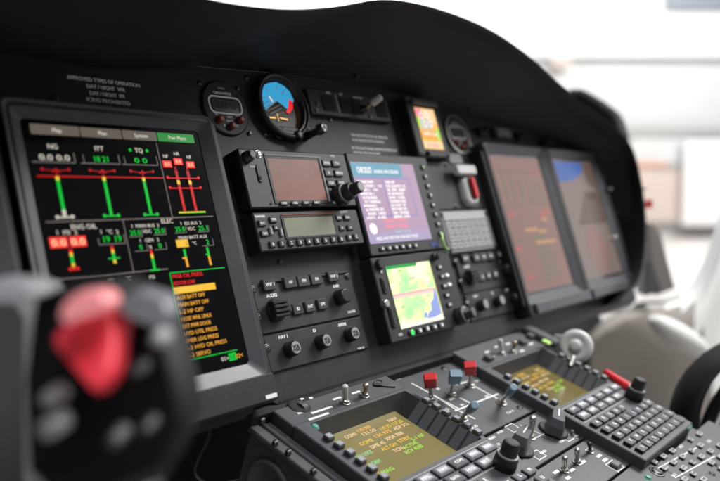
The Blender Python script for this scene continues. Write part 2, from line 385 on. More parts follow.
for xc, yc, lab, val, m in ((57, 0, 'NG', '0.0 0.0', 'g_white'), (103.5, 0, 'ITT', '18 21', 'g_green'), (143, 0, 'TQ', '0 0', 'g_green')):
    X = S(xc, 176)[0]; yb = S(103, 177)[1]; y0_ = S(110, 215)[1]
    g.rect(X - 1.3, y0_, X + 1.3, yb, z, 'g_green'); g.rect(X - 1.4, yb - 3, X + 1.4, yb, z + .05, 'g_yellow')
    if lab == 'NG': g.rect(X - 1.5, y0_, X + 1.5, y0_ + 5, z + .08, 'g_white')
    fm = 'g_white' if lab == 'NG' else 'g_green'
    g.rect(X - 5.5, y0_ - 1.4, X + 5.5, y0_ - .2, z + .05, fm)
    for s_ in (-1, 1): g.flat(circ(X + s_ * 6, y0_ - .5, 1.5, 10), z + .1, fm)
    for s_ in (-1, 1):
        g.line((X + s_ * 3, yb + 4.5), (X + s_ * 10, yb + 5.2), .7, z, 'g_red_dim'); g.flat(circ(X + s_ * 10.5, yb + 5.4, 1.3, 10), z + .05, 'g_red_dim')
        g.line((X, yb + 6), (X + s_ * 3, yb + 3.2), .7, z + .02, 'g_red')
    g.rect(X - .6, yb, X + .6, yb + 6, z + .06, 'g_red_dim')
    yb2 = yb + 11
    g.line((X - 17, yb2), (X + 17, yb2), .7, z, 'g_line'); g.line((X + 17, yb2), (X + 17, yb2 + 8), .7, z, 'g_line')
    if lab != 'NG': g.line((X - 14, yb2), (X - 14, yb2 + 7), .6, z, 'g_line')
    g.text(val, X + 1, yb2 + 3.8, 4.6, z + .1, m, w=24 if lab == 'NG' else 12)
    g.text(lab, X + 1, yb2 + 12.5, 3.8, z + .1, 'g_white')
    if lab == 'TQ':
        for s_ in (-7, 9): g.flat(circ(X + s_, yb2 + 12.5, 1.4, 10), z + .1, 'g_green')
yb = S(103, 177)[1]; g.rect(S(37, 176)[0], yb - .35, S(162, 178)[0] + 1, yb + .35, z - .05, 'g_red')
DL.p('engine_gauges', g, DL.glass); g = MB()
xd = S(160, 160)[0]; yt = S(156, 143)[1]; yd = S(120, 219.5)[1]
g.line((xd, yt), (xd, yd), .7, z, 'g_line'); g.line((274, yd), (427, yd), .8, z, 'g_line')
yd2 = S(125, 273)[1]; xv = S(128, 245)[0]
g.line((xv, yd), (xv, yd2), .7, z, 'g_line'); g.line((274, yd2), (S(169, 273)[0], yd2), .8, z, 'g_line')
DL.p('divider_lines', g, DL.glass); g = MB()
xs = [S(167.5, 165)[0], S(178.5, 163)[0], S(190.5, 165)[0]]
for i, X in enumerate(xs):
    yc = S(178, 163)[1] + (1.4 if i == 1 else -1.2)
    g.rect(X - 4.4, yc - 3, X + 4.4, yc + 3, z, 'g_red_hot'); g.text('0.0', X, yc, 3.2, z + .1, 'g_peach'); g.text(('NF', 'NR', 'NF')[i], X, yc + 7, 3, z + .1, 'g_white')
yb0 = S(189, 211)[1]; ytp = S(180, 171)[1]
for j, X in enumerate(((xs[0] + xs[1]) / 2 + 1.5, (xs[1] + xs[2]) / 2 + 1.5)):
    g.rect(X - 1.5, yb0, X + 1.5, ytp, z, 'g_red_dim'); g.rect(X - 1.5, ytp - 12, X + 1.5, ytp - 8.5, z + .1, 'g_yellow'); g.rect(X - .5, yb0, X + .5, ytp - 14, z + .05, 'g_red')
    g.line((X, ytp + 4), (X - 1.5, ytp - 2), .7, z + .04, 'g_red_dim'); g.line((X, ytp + 4), (X + 1.5, ytp - 2), .7, z + .04, 'g_red_dim')
for dy in (6.5, 15.5):
    g.line((xs[0] - 2, ytp - dy), (xs[2] + 5, ytp - dy), .8, z + .06, 'g_red')
    for X in (xs[0] - 2.5, xs[2] + 5.5): g.flat(circ(X, ytp - dy + .7, 1.4, 10), z + .07, 'g_red')
g.line((xs[0] + 1, yb0 - 1), (xs[2] + 5, yb0 - 1), 1, z + .1, 'g_yellow'); g.line((xs[0] + 1, yb0 - 1.8), (xs[2] + 5, yb0 - 1.8), .7, z + .1, 'g_green')
DL.p('rotor_gauges', g, DL.glass); g = MB()
def seg(x, ya, yb_, cols, w=2.4):
    n_ = len(cols)
    for i, c_ in enumerate(cols): g.rect(x - w / 2, yb_ + (ya - yb_) * i / n_, x + w / 2, yb_ + (ya - yb_) * (i + 1) / n_, z, c_)
st('ENG OIL', 84, 226.5, 3.8, 'g_white')
for a, c_ in ((49.5, 67.7), (69.9, 86.6)):
    x0 = S(a, 242)[0]; x1 = S(c_, 242)[0]; yc = S(68, 242)[1]; g.rect(x0, yc - 4, x1, yc + 4, z, 'g_red_hot'); g.text('0.0', (x0 + x1) / 2, yc, 5, z + .1, 'g_peach', w=11)
for t, x in (('1', 57.2), ('PSI', 66.5), ('2', 75.7), ('1', 101), ('\u00b0C', 109.6), ('2', 117.2)): st(t, x, 232.5 if x < 90 else 231.8, 3.3, 'g_white')
x0 = S(98, 238)[0]; x1 = S(124.5, 238)[0]; yc = S(110, 239)[1]
g.text('19', x0 + 7, yc, 4.8, z + .1, 'g_green'); g.text('19', x0 + 17, yc, 4.8, z + .1, 'g_green')
g.line((x0, yc - 4), (x1, yc - 4), .7, z, 'g_line'); g.line((x1, yc - 4), (x1, yc + 3), .7, z, 'g_line'); g.line((x0, yc - 4), (x0, yc + 1), .7, z, 'g_line')
X = S(72, 258)[0]; ya = S(72, 249)[1]; yb = S(72, 267)[1]
seg(X, ya, yb, ['g_amber_hi', 'g_green', 'g_green', 'g_yellow', 'g_red'])
for s_ in (-1, 0, 1): g.flat(circ(X + s_ * 3, yb - 1.5, 1.4, 8), z + .05, 'g_red')
X = S(114, 257)[0]; ya = S(114, 246)[1]
seg(X, ya, yb, ['g_yellow', 'g_green', 'g_green', 'g_yellow', 'g_red']); g.line((X - 5, yb + 4), (X + 5, yb + 4), 1.1, z + .06, 'g_green')
st('PSI', 111, 279.5, 3, 'g_white'); st('\u00b0C', 129, 277.5, 3, 'g_white'); st('PSI', 152, 277, 3, 'g_white')
DL.p('oil_gauges', g, DL.glass); g = MB()
st('ELEC', 167, 221, 3.8, 'g_white')
for t, x, y in (('1  MAIN BUS  2', 145.5, 225.6), ('1  ESS BUS  2', 191, 223), ('VDC', 146.8, 231.3), ('VDC', 191.2, 228.6), ('1   GEN   2', 149.5, 240), ('MAIN BATT AUX', 193, 237), ('%', 150.5, 247), ('\u00b0C', 194.5, 243)):
    st(t, x, y, 2.8, 'g_white')
for t, x, y in (('25.0', 135.3, 232.8), ('25.0', 159.3, 230.8), ('25.0', 180, 229.2), ('25.1', 202.8, 228), ('0', 140.8, 247), ('0', 160, 245.5), ('2', 207.5, 241.8)):
    st(t, x, y, 4.2, 'g_green', w=9.5 if len(t) > 1 else None)
    a = S(x, y); g.line((a[0] - 6, a[1] - 3.3), (a[0] + 6, a[1] - 3.3), .6, z, 'g_line'); g.line((a[0] + 6, a[1] - 3.3), (a[0] + 6, a[1] + 2.5), .6, z, 'g_line')
a = S(182.5, 243.7); g.rect(a[0] - 6, a[1] - 3, a[0] + 6, a[1] + 3.6, z, 'g_amber_hi'); g.text('5', a[0] + 4, a[1], 3, z + .1, 'g_brown')
X = S(153, 260)[0]; seg(X, S(151, 250)[1], S(155, 270)[1], ['g_green', 'g_green', 'g_green', 'g_yellow', 'g_red']); yb = S(155, 270)[1]; g.line((X - 4.5, yb), (X + 4.5, yb), 1.5, z + .05, 'g_green')
X = S(186, 258)[0]; seg(X, S(185, 249)[1], S(187, 267)[1], ['g_amber', 'g_amber', 'g_green', 'g_green']); yb = S(185, 258)[1]; g.line((X - 3.5, yb), (X + 1, yb), 1.5, z + .05, 'g_amber')
X = S(209, 256)[0]; seg(X, S(207, 247)[1], S(211, 265)[1], ['g_amber', 'g_amber', 'g_green', 'g_green']); g.line((X - 3, yb + 1.5), (X + 1, yb + 1.5), 1.3, z + .05, 'g_green')
DL.p('electrical_gauges', g, DL.glass); g = MB()
xl = S(179, 316)[0]; yt = S(195, 270.5)[1]; ybm = S(213, 355)[1]
g.line((xl, yt), (xl, ybm), .8, z, 'g_green'); g.line((xl, yt), (427, yt), .8, z, 'g_green'); g.line((xl, ybm), (421, ybm), .8, z, 'g_green')
rows = ['MGB OIL PRESS', 'ROTOR LOW', 'COCKPIT DOOR', 'AUX BATT OFF', 'MAIN BATT OFF', '1-2 HP OFF', 'NOSE WHL UNLK', 'EXT PWR DOOR', 'HYD UTIL PRESS', 'EMER LDG PRESS', '1-2 HYD OIL PRESS', '1-2 SERVO']
pitch = (yt - ybm) / 12.1
for i, t in enumerate(rows):
    yc = yt - pitch * (i + .52)
    m = 'g_red' if i < 2 else 'g_amber'
    if i == 2: g.rect(xl + .6, yc - pitch * .48, xl + 43, yc + pitch * .48, z - .02, 'g_amber_hi'); m = 'g_gold'
    g.text(t, xl + 1.8, yc, pitch * .54, z + .1, m, w=len(t) * 2.35, al='l')
for t, x, m in (('01>', 409, 'g_white'), ('02<', 424.5, 'g_amber')): g.text(t, x - 3, ybm - 5, 3.6, z + .1, m)
g.rect(410, ybm - 8, 418.5, ybm - 1.5, z, 'g_green'); g.text('END', 414.2, ybm - 5, 3.2, z + .1, 'g_green_dim')
DL.p('caution_list', g, DL.glass)
# left neighbour, only its right bezel is in view
DN = display('display unit whose pale right bezel is cut by the left frame edge', (50, -28, 250, 230), (72, sy0 - 2, 229, sy1 + 2))
g = MB(); g.rect(70, 120, 218, 214, z, 'g_blue'); g.rect(70, 20, 218, 119, z, 'g_brown'); g.line((70, 119.5), (218, 119.5), 1, z + .1, 'g_white'); DN.p('horizon_picture', g, DN.glass)
# right pair
x3 = (931, -18, 1122, 236); x4 = (1123, -18, 1338, 236)
D3 = display('far display unit left of the pair, engine page under a painted brown reflection wash', x3, (946, sy0, 1096, 217), glass='glass_far')
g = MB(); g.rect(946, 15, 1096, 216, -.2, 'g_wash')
for i, x in enumerate((966, 990, 1014, 1040, 1060, 1078)):
    g.rect(x - 2, 150 - i * 2, x + 2, 186 - i * 2, .1, 'g_wgreen')
    g.text('00.0', x, 192, 5, .1, 'g_wred' if i > 3 else 'g_wgreen', w=12)
for x, y in ((962, 128), (956, 78), (968, 36), (1058, 126), (1076, 130)): g.rect(x - 8, y - 3, x + 8, y + 3, .1, 'g_wred')
for x, y, w in ((1010, 104, 20), (1046, 84, 32), (1044, 100, 12), (1060, 118, 8)): g.rect(x - w, y - 2.5, x + w, y + 2.5, .12, 'g_wamber')
for i in range(9): g.rect(1010, 26 + i * 8, 1030 + (i * 37 % 40), 29 + i * 8, .1, 'g_wgreen')
for y in (142, 90): g.line((948, y), (1094, y), .8, .1, 'g_wgreen')
D3.p('engine_page', g, D3.glass)
D4 = display('rightmost display unit of all with a blue corner on its screen', x4, (1150, sy0, 1302, 217), glass='glass_far')
g = MB(); g.rect(1150, 15, 1302, 216, -.2, 'g_wash2'); g.flat([(1152, 214), (1262, 214), (1254, 196), (1210, 182), (1152, 178)], 0, 'g_blue'); g.flat([(1262, 214), (1300, 214), (1300, 163), (1262, 176)], 0, 'g_brown')  # pale base glow paints the reflection lying over this screen
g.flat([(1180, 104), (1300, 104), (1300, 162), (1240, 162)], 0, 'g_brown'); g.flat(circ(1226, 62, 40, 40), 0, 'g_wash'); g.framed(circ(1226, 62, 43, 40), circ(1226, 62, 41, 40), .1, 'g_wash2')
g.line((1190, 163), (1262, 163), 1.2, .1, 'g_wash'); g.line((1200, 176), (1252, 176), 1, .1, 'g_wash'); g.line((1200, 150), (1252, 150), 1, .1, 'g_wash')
D4.p('attitude_picture', g, D4.glass)
for TT, x in ((D3, 1040), (D4, 1235)): TT.p('lower_rail', MB().slab(x - 95, -16, x + 90, -1, 4, 9, 'bezel', r=2, ch=1.5))
# ================================================================== GPS UNIT and RADIO
def unitbox(T, x0, y0, x1, y1, zf=0, m='unit', name='housing', r=2):
    return T.p(name, MB().slab(x0, y0, x1, y1, PZ - 2, zf, m, r=r, ch=1.2, side='unit_side'))
x0, y0, x1, y1 = 474, 147, 627, 206
G = Thing('gps_receiver', 'grey GPS receiver with a blank brownish screen and big double knob', 'GPS receiver', PAN, ((x0 + x1) / 2, (y0 + y1) / 2, PZ))
unitbox(G, x0, y0, x1, y1)
a = rectpx(266.5, 158, 327, 200)
f = MB(); f.framed(rrect(a[0] - 3, a[1] - 3, a[2] + 4.5, a[3] + 3, 1), rrect(a[0], a[1], a[2], a[3], 1), .8, 'bezel_dark'); f.slab(a[2] + 1.2, a[1] - 2, a[2] + 3.4, a[3] + 2, .8, 1.6, 'legend_dim', ch=.3)
f.slab(a[0] - 3, a[3] + 2, a[2] + 4, a[3] + 4, 0.1, 1.4, 'legend_dim', ch=.4)
G.p('screen_frame', f); G.p('screen', MB().rect(a[0], a[1], a[2], a[3], .5, 'lcd_blank_reflect'))
for i in range(4):
    xx = a[0] + 8 + i * 15.5; key(G, xx - 5.5, 149, xx + 5.5, 153, 0, 1.8, ('MSG', 'OBS', 'ALT', 'NRST')[i], th=2.2)
key(G, a[2] + 6, 148.5, a[2] + 15, 152.5, 0, 1.8, 'VNAV', th=2)
for i in range(3):
    for j in range(2):
        xx = 592 + j * 16; yy = 194 - i * 11; key(G, xx - 6.5, yy - 3.6, xx + 6.5, yy + 3.6, 0, 2.4, (('RNG', '\u2191\u2193'), ('D', 'MENU'), ('CLR', 'ENT'))[i][j], th=2.8)
b = MB(); b.text('COM', 482, 202, 2.6, .15, 'legend'); b.text('PUSH', 488, 188, 2, .15, 'legend'); b.text('RNG', 607, 203, 2.2, .15, 'legend'); b.text('PUSH ON', 596, 165, 2, .15, 'legend'); b.text('CRSR', 598, 168.5, 2, .15, 'legend')
G.p('legend_text', b)
def stack_knob(T, x, y, z0, ax, prof, caps='knob_grey', m='knob', ring=None, name='knob', fl=.05):
    b = MB(); b.lathe((x, y, z0), ax, prof, m, n=36, flute=fl)
    d = Vector(ax).normalized(); h, r = prof[-1]
    b.lathe(Vector((x, y, z0)) + d * (h + .02), ax, [(0, r * .86), (.35, r * .8)], caps, n=24)
    if ring: b.lathe(Vector((x, y, z0)) + d * ring[0], ax, [(0, ring[1]), (.8, ring[1] + .3), (1.5, ring[1])], 'legend_dim', n=32)
    return T.p(name, b)
kx, ky = 600, 158
stack_knob(G, kx, ky, 0, (0, 0, 1), [(0, 11.5), (1, 12), (9, 11.5), (11, 10.5), (11.2, 9.5), (12, 9.5), (20, 9), (21, 8.2)], ring=(10.6, 10.6))
stack_knob(G, kx, ky, 21, (0, 0, 1), [(0, 6.5), (10, 6.3), (11.5, 5.4)], caps='legend_dim')
stack_knob(G, 483, 197, 0, (0, 0, 1), [(0, 6), (5, 5.5), (5.1, 4), (9, 3.6)], caps='legend_dim', name='volume_knob')
screw(G, 499, 201, 0, 3, 'metal')
G.p('card_slot', MB().slab(491, 172, 496, 190, 0, 1.2, 'bezel_dark', r=2.4, ch=.5))
G.p('card_slot', MB().slab(492, 174.5, 494.5, 178.5, 1.2, 1.5, 'void', r=1))
G.p('light_sensor', MB().rod((500, 151, -1), (500, 151, .4), 1.6, 1.5, 'void'))
x0, y0, x1, y1 = 474, 105, 624, 143
U = Thing('radio', 'slim radio with grey green readout and number keys below the GPS receiver', 'radio', PAN, ((x0 + x1) / 2, (y0 + y1) / 2, PZ))
unitbox(U, x0, y0, x1, y1)
a = rectpx(283, 218, 336, 234)
f = MB().framed(rrect(a[0] - 3, a[1] - 2, a[2] + 5, a[3] + 3, 1), rrect(a[0], a[1], a[2], a[3], .5), .8, 'unit_side'); f.slab(a[0] - 2, a[3] + 2.2, a[2] + 4, a[3] + 3.6, .1, 1.2, 'redbtn', ch=.3)
U.p('screen_frame', f); U.p('screen', MB().rect(a[0], a[1], a[2], a[3], .5, 'lcd_grey'))
for i in range(9):
    xx = 489 + i * 12.2; key(U, xx - 3.8, 108, xx + 3.8, 114.5, 0, 2, '012345678'[i], th=3.2, r=1.2)
for i in range(2): key(U, 600 + i * 11 - 3.8, 109, 600 + i * 11 + 3.8, 116, 0, 2, '9C'[i], th=3.2, r=1.2)
for xx, yy, t in ((482, 132, 'IDT'), (497, 135, 'VFR'), (482, 122, 'ON'), (591, 134, 'CRS'), (604, 134, 'FUN'), (592, 123, '\u2190'), (605, 123, '\u2192')):
    key(U, xx - 4.5, yy - 3, xx + 4.5, yy + 3, 0, 2, t, th=2.4)
for xx, yy in ((491, 124), (504, 122)): key(U, xx - 1.8, yy - 4, xx + 1.8, yy + 4, 0, 2.2, None, m='legend_dim')
key(U, 494.5, 124.5, 500.5, 129.5, 0, 2.2, 'A', th=2.6)
U.p('legend_text', MB().text('TRANSPONDER', 482, 139, 2.2, .15, 'legend', w=13).text('SELECT', 602, 140.5, 2, .15, 'legend', w=12))
# ================================================================== AUDIO PANELS (left copy sharp, right copy far)
def barrel(T, x, y, z0, lean, L, r, cap='knob_grey', tx=None, name='knob'):
    ax = Vector((lean, 0, 1)); b = MB()
    b.lathe((x, y, z0), ax, [(0, r * 1.02), (.8, r * 1.05), (L - 1, r * .96), (L, r * .82)], 'knob', n=32, flute=.035)
    d = ax.normalized(); c = Vector((x, y, z0)) + d * (L + .02)
    b.lathe(c, ax, [(0, r * .78), (.3, r * .72)], cap, n=24)
    if tx: b.text(tx, c.x, c.y + 1.3, r * .42, c.z + .5, 'void', w=r * 1.1); b.text('PUSH', c.x, c.y - 1.8, r * .35, c.z + .5, 'void', w=r)
    return T.p(name, b)
def audio(dx, label, lab2):
    h1 = -15
    A = lambda px_, py_, h=-11: (lambda q: (q[0] + dx, q[1]))(pp(px_, py_, h))
    a = A(250, 279, h1); c = A(361, 315.6, h1); x0, x1, ytop, ymid = a[0], c[0], 79, c[1]; ybot = A(365, 349, h1)[1]
    T = Thing('audio_panel', label, 'audio panel', PAN, ((x0 + x1) / 2, (ytop + ymid) / 2, PZ), 'push key audio panels')
    T.p('face_plate', MB().slab(x0, ymid + .8, x1, ytop, PZ - 2, h1, 'unit', r=1.5, ch=.8))
    T.p('rib', MB().slab(x0 + 10, ytop - 1.5, x1 - 4, ytop + 1, h1, h1 + 2, 'unit', ch=.8))
    def K(px_, py_, w, h, t, hh):
        x, y = A(px_, py_, h1 + hh); key(T, x - w, y - h, x + w, y + h, h1, h1 + hh, t, th=3.1, r=1.4)
    for px_, py_, t in ((270, 284.2, 'VHF 1'), (291, 282, 'HF'), (304, 280.5, 'FM'), (317, 278.7, 'PA'), (334, 276, 'VHF 2')): K(px_, py_, 8 if len(t) > 3 else 8.3, 5.6, t, 4)
    for px_, py_, t in ((298.5, 308.5, 'ID'), (310.6, 306.2, 'INT'), (323, 303.7, 'SPK')): K(px_, py_, 6.8, 5.6, t, 3)
    b = MB()
    for px_, py_, t, w, h in ((271.7, 295.4, 'AUDIO', 13, 3.6), (336, 286, 'EMER', 9, 3), (351.6, 311.5, 'MASTER', 12, 2.2)): b.text(t, *A(px_, py_, h1), h, h1 + .15, 'white', w=w)
    T.p('lettering', b)
    x, y = A(339, 297.5, h1); barrel(T, x, y, h1, 0, 11, 8.2, 'knob')
    x, y = A(280, 308.5, -8); b = MB()   # bar shaped selector knob with ridges
    b.lathe((x, y, h1), (0, 0, 1), [(0, 11), (3, 11), (4, 10)], 'knob', n=28)
    for k in range(4): b.slab(x - 10, y - 8 + k * 4.1, x + 9, y - 4.8 + k * 4.1, h1 + 3, h1 + 12 - abs(k - 1.5), 'knob', ch=.8)
    T.p('selector_knob', b)
    T.p('pointer', MB().slab(x + 6, y - 5, x + 15, y + 6, h1 + 2, h1 + 8, 'unit', r=1, ch=1))
    for px_, py_ in ((252.5, 290), (258.5, 318), (347, 276)): screw(T, *A(px_, py_, h1), h1, 3.2)
    T2 = Thing('volume_panel', lab2, 'volume panel', PAN, ((x0 + x1) / 2, (ymid + ybot) / 2, PZ), 'three knob volume panels')
    T2.p('face_plate', MB().slab(x0, ybot, x1, ymid - .8, PZ - 2, h1, 'unit', r=1.5, ch=.8))
    b = MB()
    for px_, py_, lx, ly, t, w in ((289, 349.5, 283, 336.6, 'NAV 1', 11), (320, 342.2, 314.4, 330.4, 'ID', 4), (348.5, 335, 342, 324.5, 'ADF/DME', 12)):
        x, y = A(px_, py_, h1); barrel(T2, x, y, h1, 0, 10, 7.4, 'legend_dim', 'VOL' if dx == 0 else None)
        b.text(t, *A(lx, ly, h1), 3, h1 + .15, 'white', w=w)
    b.text('PUSH ON', *A(361, 348, h1 + 0), 2, h1 + .15, 'legend', w=10); T2.p('lettering', b)
    for px_, py_ in ((267, 348.5),): screw(T2, *A(px_, py_, h1), h1, 3.2)
audio(0, 'audio panel with nine push keys under the radio, beside the big left display', 'volume panel with three pale capped knobs nearest the left display')
audio(pp(466, 258, -11)[0] - pp(270, 284.2, -11)[0], 'blurred audio panel of push keys beside the far right pair of displays', 'blurred volume panel of three knobs beside the far right pair of displays')
# ================================================================== CHECKLIST and MAP units
N = Thing('checklist_display', 'square display showing a mauve and white two column page of text', 'display', PAN, (705, 150, PZ))
unitbox(N, 630, 90, 784, 208, 0, 'unit')
a = (641, 103, 750, 197)
a = (rectpx(347, 163, 431.5, 239)); a = (632, a[1], a[2], 197)
N.glass = N.p('screen', MB().rect(*a[:2], a[2], a[3], .4, 'glass_black'))
g = MB(); zz = .6
g.rect(a[0], a[1], a[2], a[3], zz, 'g_mauve'); g.rect(a[0], a[3] - 17, a[2], a[3] - .5, zz + .1, 'g_bluehead'); g.rect(a[2] - 26, a[3] - 17, a[2], a[3] - .5, zz + .15, 'g_mauve')
g.rect(a[0], a[1], a[2], a[1] + 12, zz + .1, 'g_mauve2')
g.text('CHECKLIST', a[0] + 22, a[3] - 9, 7, zz + .2, 'g_paper', w=26); g.text('NORMAL PROCEDURES', a[0] + 62, a[3] - 10.5, 4, zz + .2, 'g_paper', w=46)
for x in (a[0] + 1.5, a[0] + 50, a[2] - 17): g.rect(x, a[1] + 30, x + 1.3, a[3] - 18, zz + .12, 'g_lav')
for y in (a[1] + 30, a[3] - 19): g.rect(a[0] + 2, y, a[2] - 16, y + 1.2, zz + .13, 'g_lav')
L1 = ['ENGINE START', 'FUEL PUMP 1    ON', 'GEN 1     ON', 'INVERTER 1', 'ROTOR BRAKE', 'FLT CONTROLS', 'HYDRAULICS', 'ALTIMETERS SET', 'RADIOS   CHECK', 'LIGHTS   AS REQ', 'AVIONICS MASTER'][:10]
for i, t in enumerate(L1):
    y = a[3] - 23 - i * 4.6; g.text(t, a[0] + 5 + (i % 3) * 2, y, 3.2, zz + .2, 'g_paper', w=len(t) * 2.3, al='l'); g.text(t, a[0] + 5.3 + (i % 3) * 2, y - .2, 3.2, zz + .2, 'g_paper', w=len(t) * 2.3, al='l')
    t2 = ['TAKE OFF', 'FUEL QUANTITY  CK', 'OIL TEMP   GREEN', 'NR 100 PERCENT', 'DOORS   CLOSED', 'CAUTIONS CLEAR', 'LDG LIGHT  ON', 'PITOT HEAT ON', 'TRIM   CENTRED', 'BRIEFING  DONE', 'CLEAR TO GO'][i]
    g.text(t2, a[0] + 54, y, 3.2, zz + .2, 'g_paper', w=len(t2) * 2.2, al='l'); g.text(t2, a[0] + 54.3, y - .2, 3.2, zz + .2, 'g_paper', w=len(t2) * 2.2, al='l')
for i, t in enumerate(('WARNING LIST COMPLETE', 'EMERGENCY PROCEDURES')): g.text(t, a[0] + 55, a[1] + 25 - i * 6.5, 4, zz + .2, 'g_pinkline', w=44); g.text(t, a[0] + 55.4, a[1] + 25.2 - i * 6.5, 4, zz + .21, 'g_pinkline', w=44)
g.text('PAGE 2 OF 14', a[0] + 64, a[1] + 12, 3, zz + .2, 'g_cyan', w=28); g.text('PRESS ANY KEY FOR THE NEXT PAGE', a[0] + 52, a[1] + 5.5, 3.6, zz + .2, 'g_paper', w=78)
g.flat(circ(a[0] + 12, a[1] + 17, 6.5, 24), zz + .15, 'g_paper')
N.p('text_page', g, N.glass)
for i in range(8):
    yy = 194 - i * 12.2; N.p('key', MB().slab(767, yy - 3.4, 774, yy + 3.4, 0, 2, 'key', r=2, ch=.6).rod((770.5, yy, 2), (770.5, yy, 2.6), 1.7, 1.4, 'lime' if i == 0 else 'legend'))
for i in range(6):
    xx = 650 + i * 12.5; N.p('key', MB().slab(xx - 4.5, 94, xx + 4.5, 99.5, 0, 2, 'key', r=2, ch=.6).rod((xx, 96.8, 2), (xx, 96.8, 2.6), 1.8 if i else 1.2, 1.4, 'legend'))
N.p('blue_label', MB().slab(745, 94, 760, 98.5, 0, .5, 'blue_line'))
b = MB(); cs = curve([(772, 108, 2), (766, 103, 5), (764, 98, 6), (768, 91, 4), (776, 88, 2)], 20)
for i in range(19): b.rod(cs[i], cs[i + 1], 1.3, 1.3, 'lime', n=8)
N.p('tag_cord', b)
K = Thing('map_display', 'small display glowing pale green and yellow with a map', 'display', PAN, (700, 40, PZ))
unitbox(K, 627, -5, 778, 88, 0, 'unit')
a = (648, 7, 732, 77)
mm = mat('map_glow', (.01, .01, .01), .3, emit=(.6, .9, .4), es=1.25); nt = mm.node_tree
tc = nt.nodes.new('ShaderNodeTexCoord'); nz = nt.nodes.new('ShaderNodeTexNoise'); nz.inputs['Scale'].default_value = 38; nz.inputs['Detail'].default_value = 4; nz.inputs['Distortion'].default_value = .6
cr = nt.nodes.new('ShaderNodeValToRGB'); e = cr.color_ramp.elements; e[0].position = .34; e[0].color = (.36, .85, .34, 1); e[1].position = .72; e[1].color = (1, .70, .60, 1)
for p_, c_ in ((.44, (.55, .95, .38, 1)), (.52, (.86, .95, .42, 1)), (.60, (.98, .90, .62, 1))): k_ = e.new(p_); k_.color = c_
nt.links.new(tc.outputs['Object'], nz.inputs['Vector']); nt.links.new(nz.outputs['Fac'], cr.inputs['Fac']); nt.links.new(cr.outputs['Color'], nt.nodes['Principled BSDF'].inputs['Emission Color'])
K.glass = K.p('screen', MB().rect(*a, .4, 'glass_black'))
g = MB(); g.rect(*a, zz, 'map_glow')
g.flat([(700, 12), (706, 19), (712, 20), (714, 29), (721, 33), (725, 42), (730, 46), (729.5, 14), (716, 12)], zz + .1, 'g_mapblue'); g.flat([(694, 14), (700, 13), (703, 18), (698, 20)], zz + .11, 'g_mapblue')
g.rect(a[0], a[1], a[2], a[1] + 5, zz + .15, 'g_mapwhite'); g.rect(a[0], 40, a[2] - 6, 46, zz + .16, 'g_mappink'); g.line((a[0], 44), (a[2], 44), .8, zz + .2, 'g_pinkline'); g.rect(a[0], a[3] - 3.5, 705, a[3], zz + .2, 'g_mapgreen'); g.rect(a[2] - 2.5, 20, a[2], 72, zz + .2, 'g_mapyel')
for t, x, y in (('LIMC', 672, 70), ('2500', 660, 30), ('R12', 704, 34), ('MILAN', 690, 60)): g.text(t, x, y, 2.6, zz + .3, 'g_mapgreen')
K.p('map_picture', g, K.glass)
K.p('knob', MB().lathe((638, 80, 0), (0, 0, 1), [(0, 6), (4, 6), (5, 5)], 'knob', flute=.05, n=30)); K.p('lamp', MB().rod((639, 72, 0), (639, 72, 1), 1.8, 1.6, 'legend'))
for y0_, y1_ in ((48, 66), (10, 34)): K.p('rocker_key', MB().slab(634, y0_, 641, y1_, 0, 2, 'bezel_dark', r=2, ch=.8).slab(636, y0_ + 3, 639, y1_ - 3, 2, 2.8, 'key', r=1, ch=.3))
K.p('side_screw', MB().rod((629, 37, 0), (629, 37, 6), 5, 4.5, 'metal', rnd=1.5))
for i in range(5):
    yy = 68 - i * 11.5; K.p('key', MB().slab(745, yy - 3, 754, yy + 3, 0, 2.2, 'key', r=1, ch=.6).rect(747, yy - 1, 752, yy + 1, 2.3, 'legend'))
    if i in (1, 2): K.p('indicator_lamp', MB().slab(756, yy - 2, 763, yy + 2.4, 0, 3, 'white', r=1.5, ch=.8))
K.p('knob', MB().lathe((744, 81, 0), (0, 0, 1), [(0, 5), (5, 5), (5.1, 3.6), (9, 3.4)], 'knob', flute=.05, n=30))
for i in range(5):
    xx = 664 + i * 14.5
    K.p('key', MB().slab(xx - 5, -2, xx + 5, 4, 0, 2.5, 'key', r=1.6, ch=.6).rod((xx, 1, 2.5), (xx, 1, 3.2), 3.2 if i == 0 else 2.3, 2, 'g_green_lamp' if i == 0 else 'legend'), label='lit green key' if i == 0 else None)
K.p('legend_text', MB().text('OO', 645, 2, 3, .2, 'legend'))
stack_knob(K, 763, 7, 0, (.15, 0, 1), [(0, 11), (9, 10.5), (10, 9.5), (10.2, 7.5), (20, 7), (21, 6)], caps='knob_grey', ring=(9, 9.6))
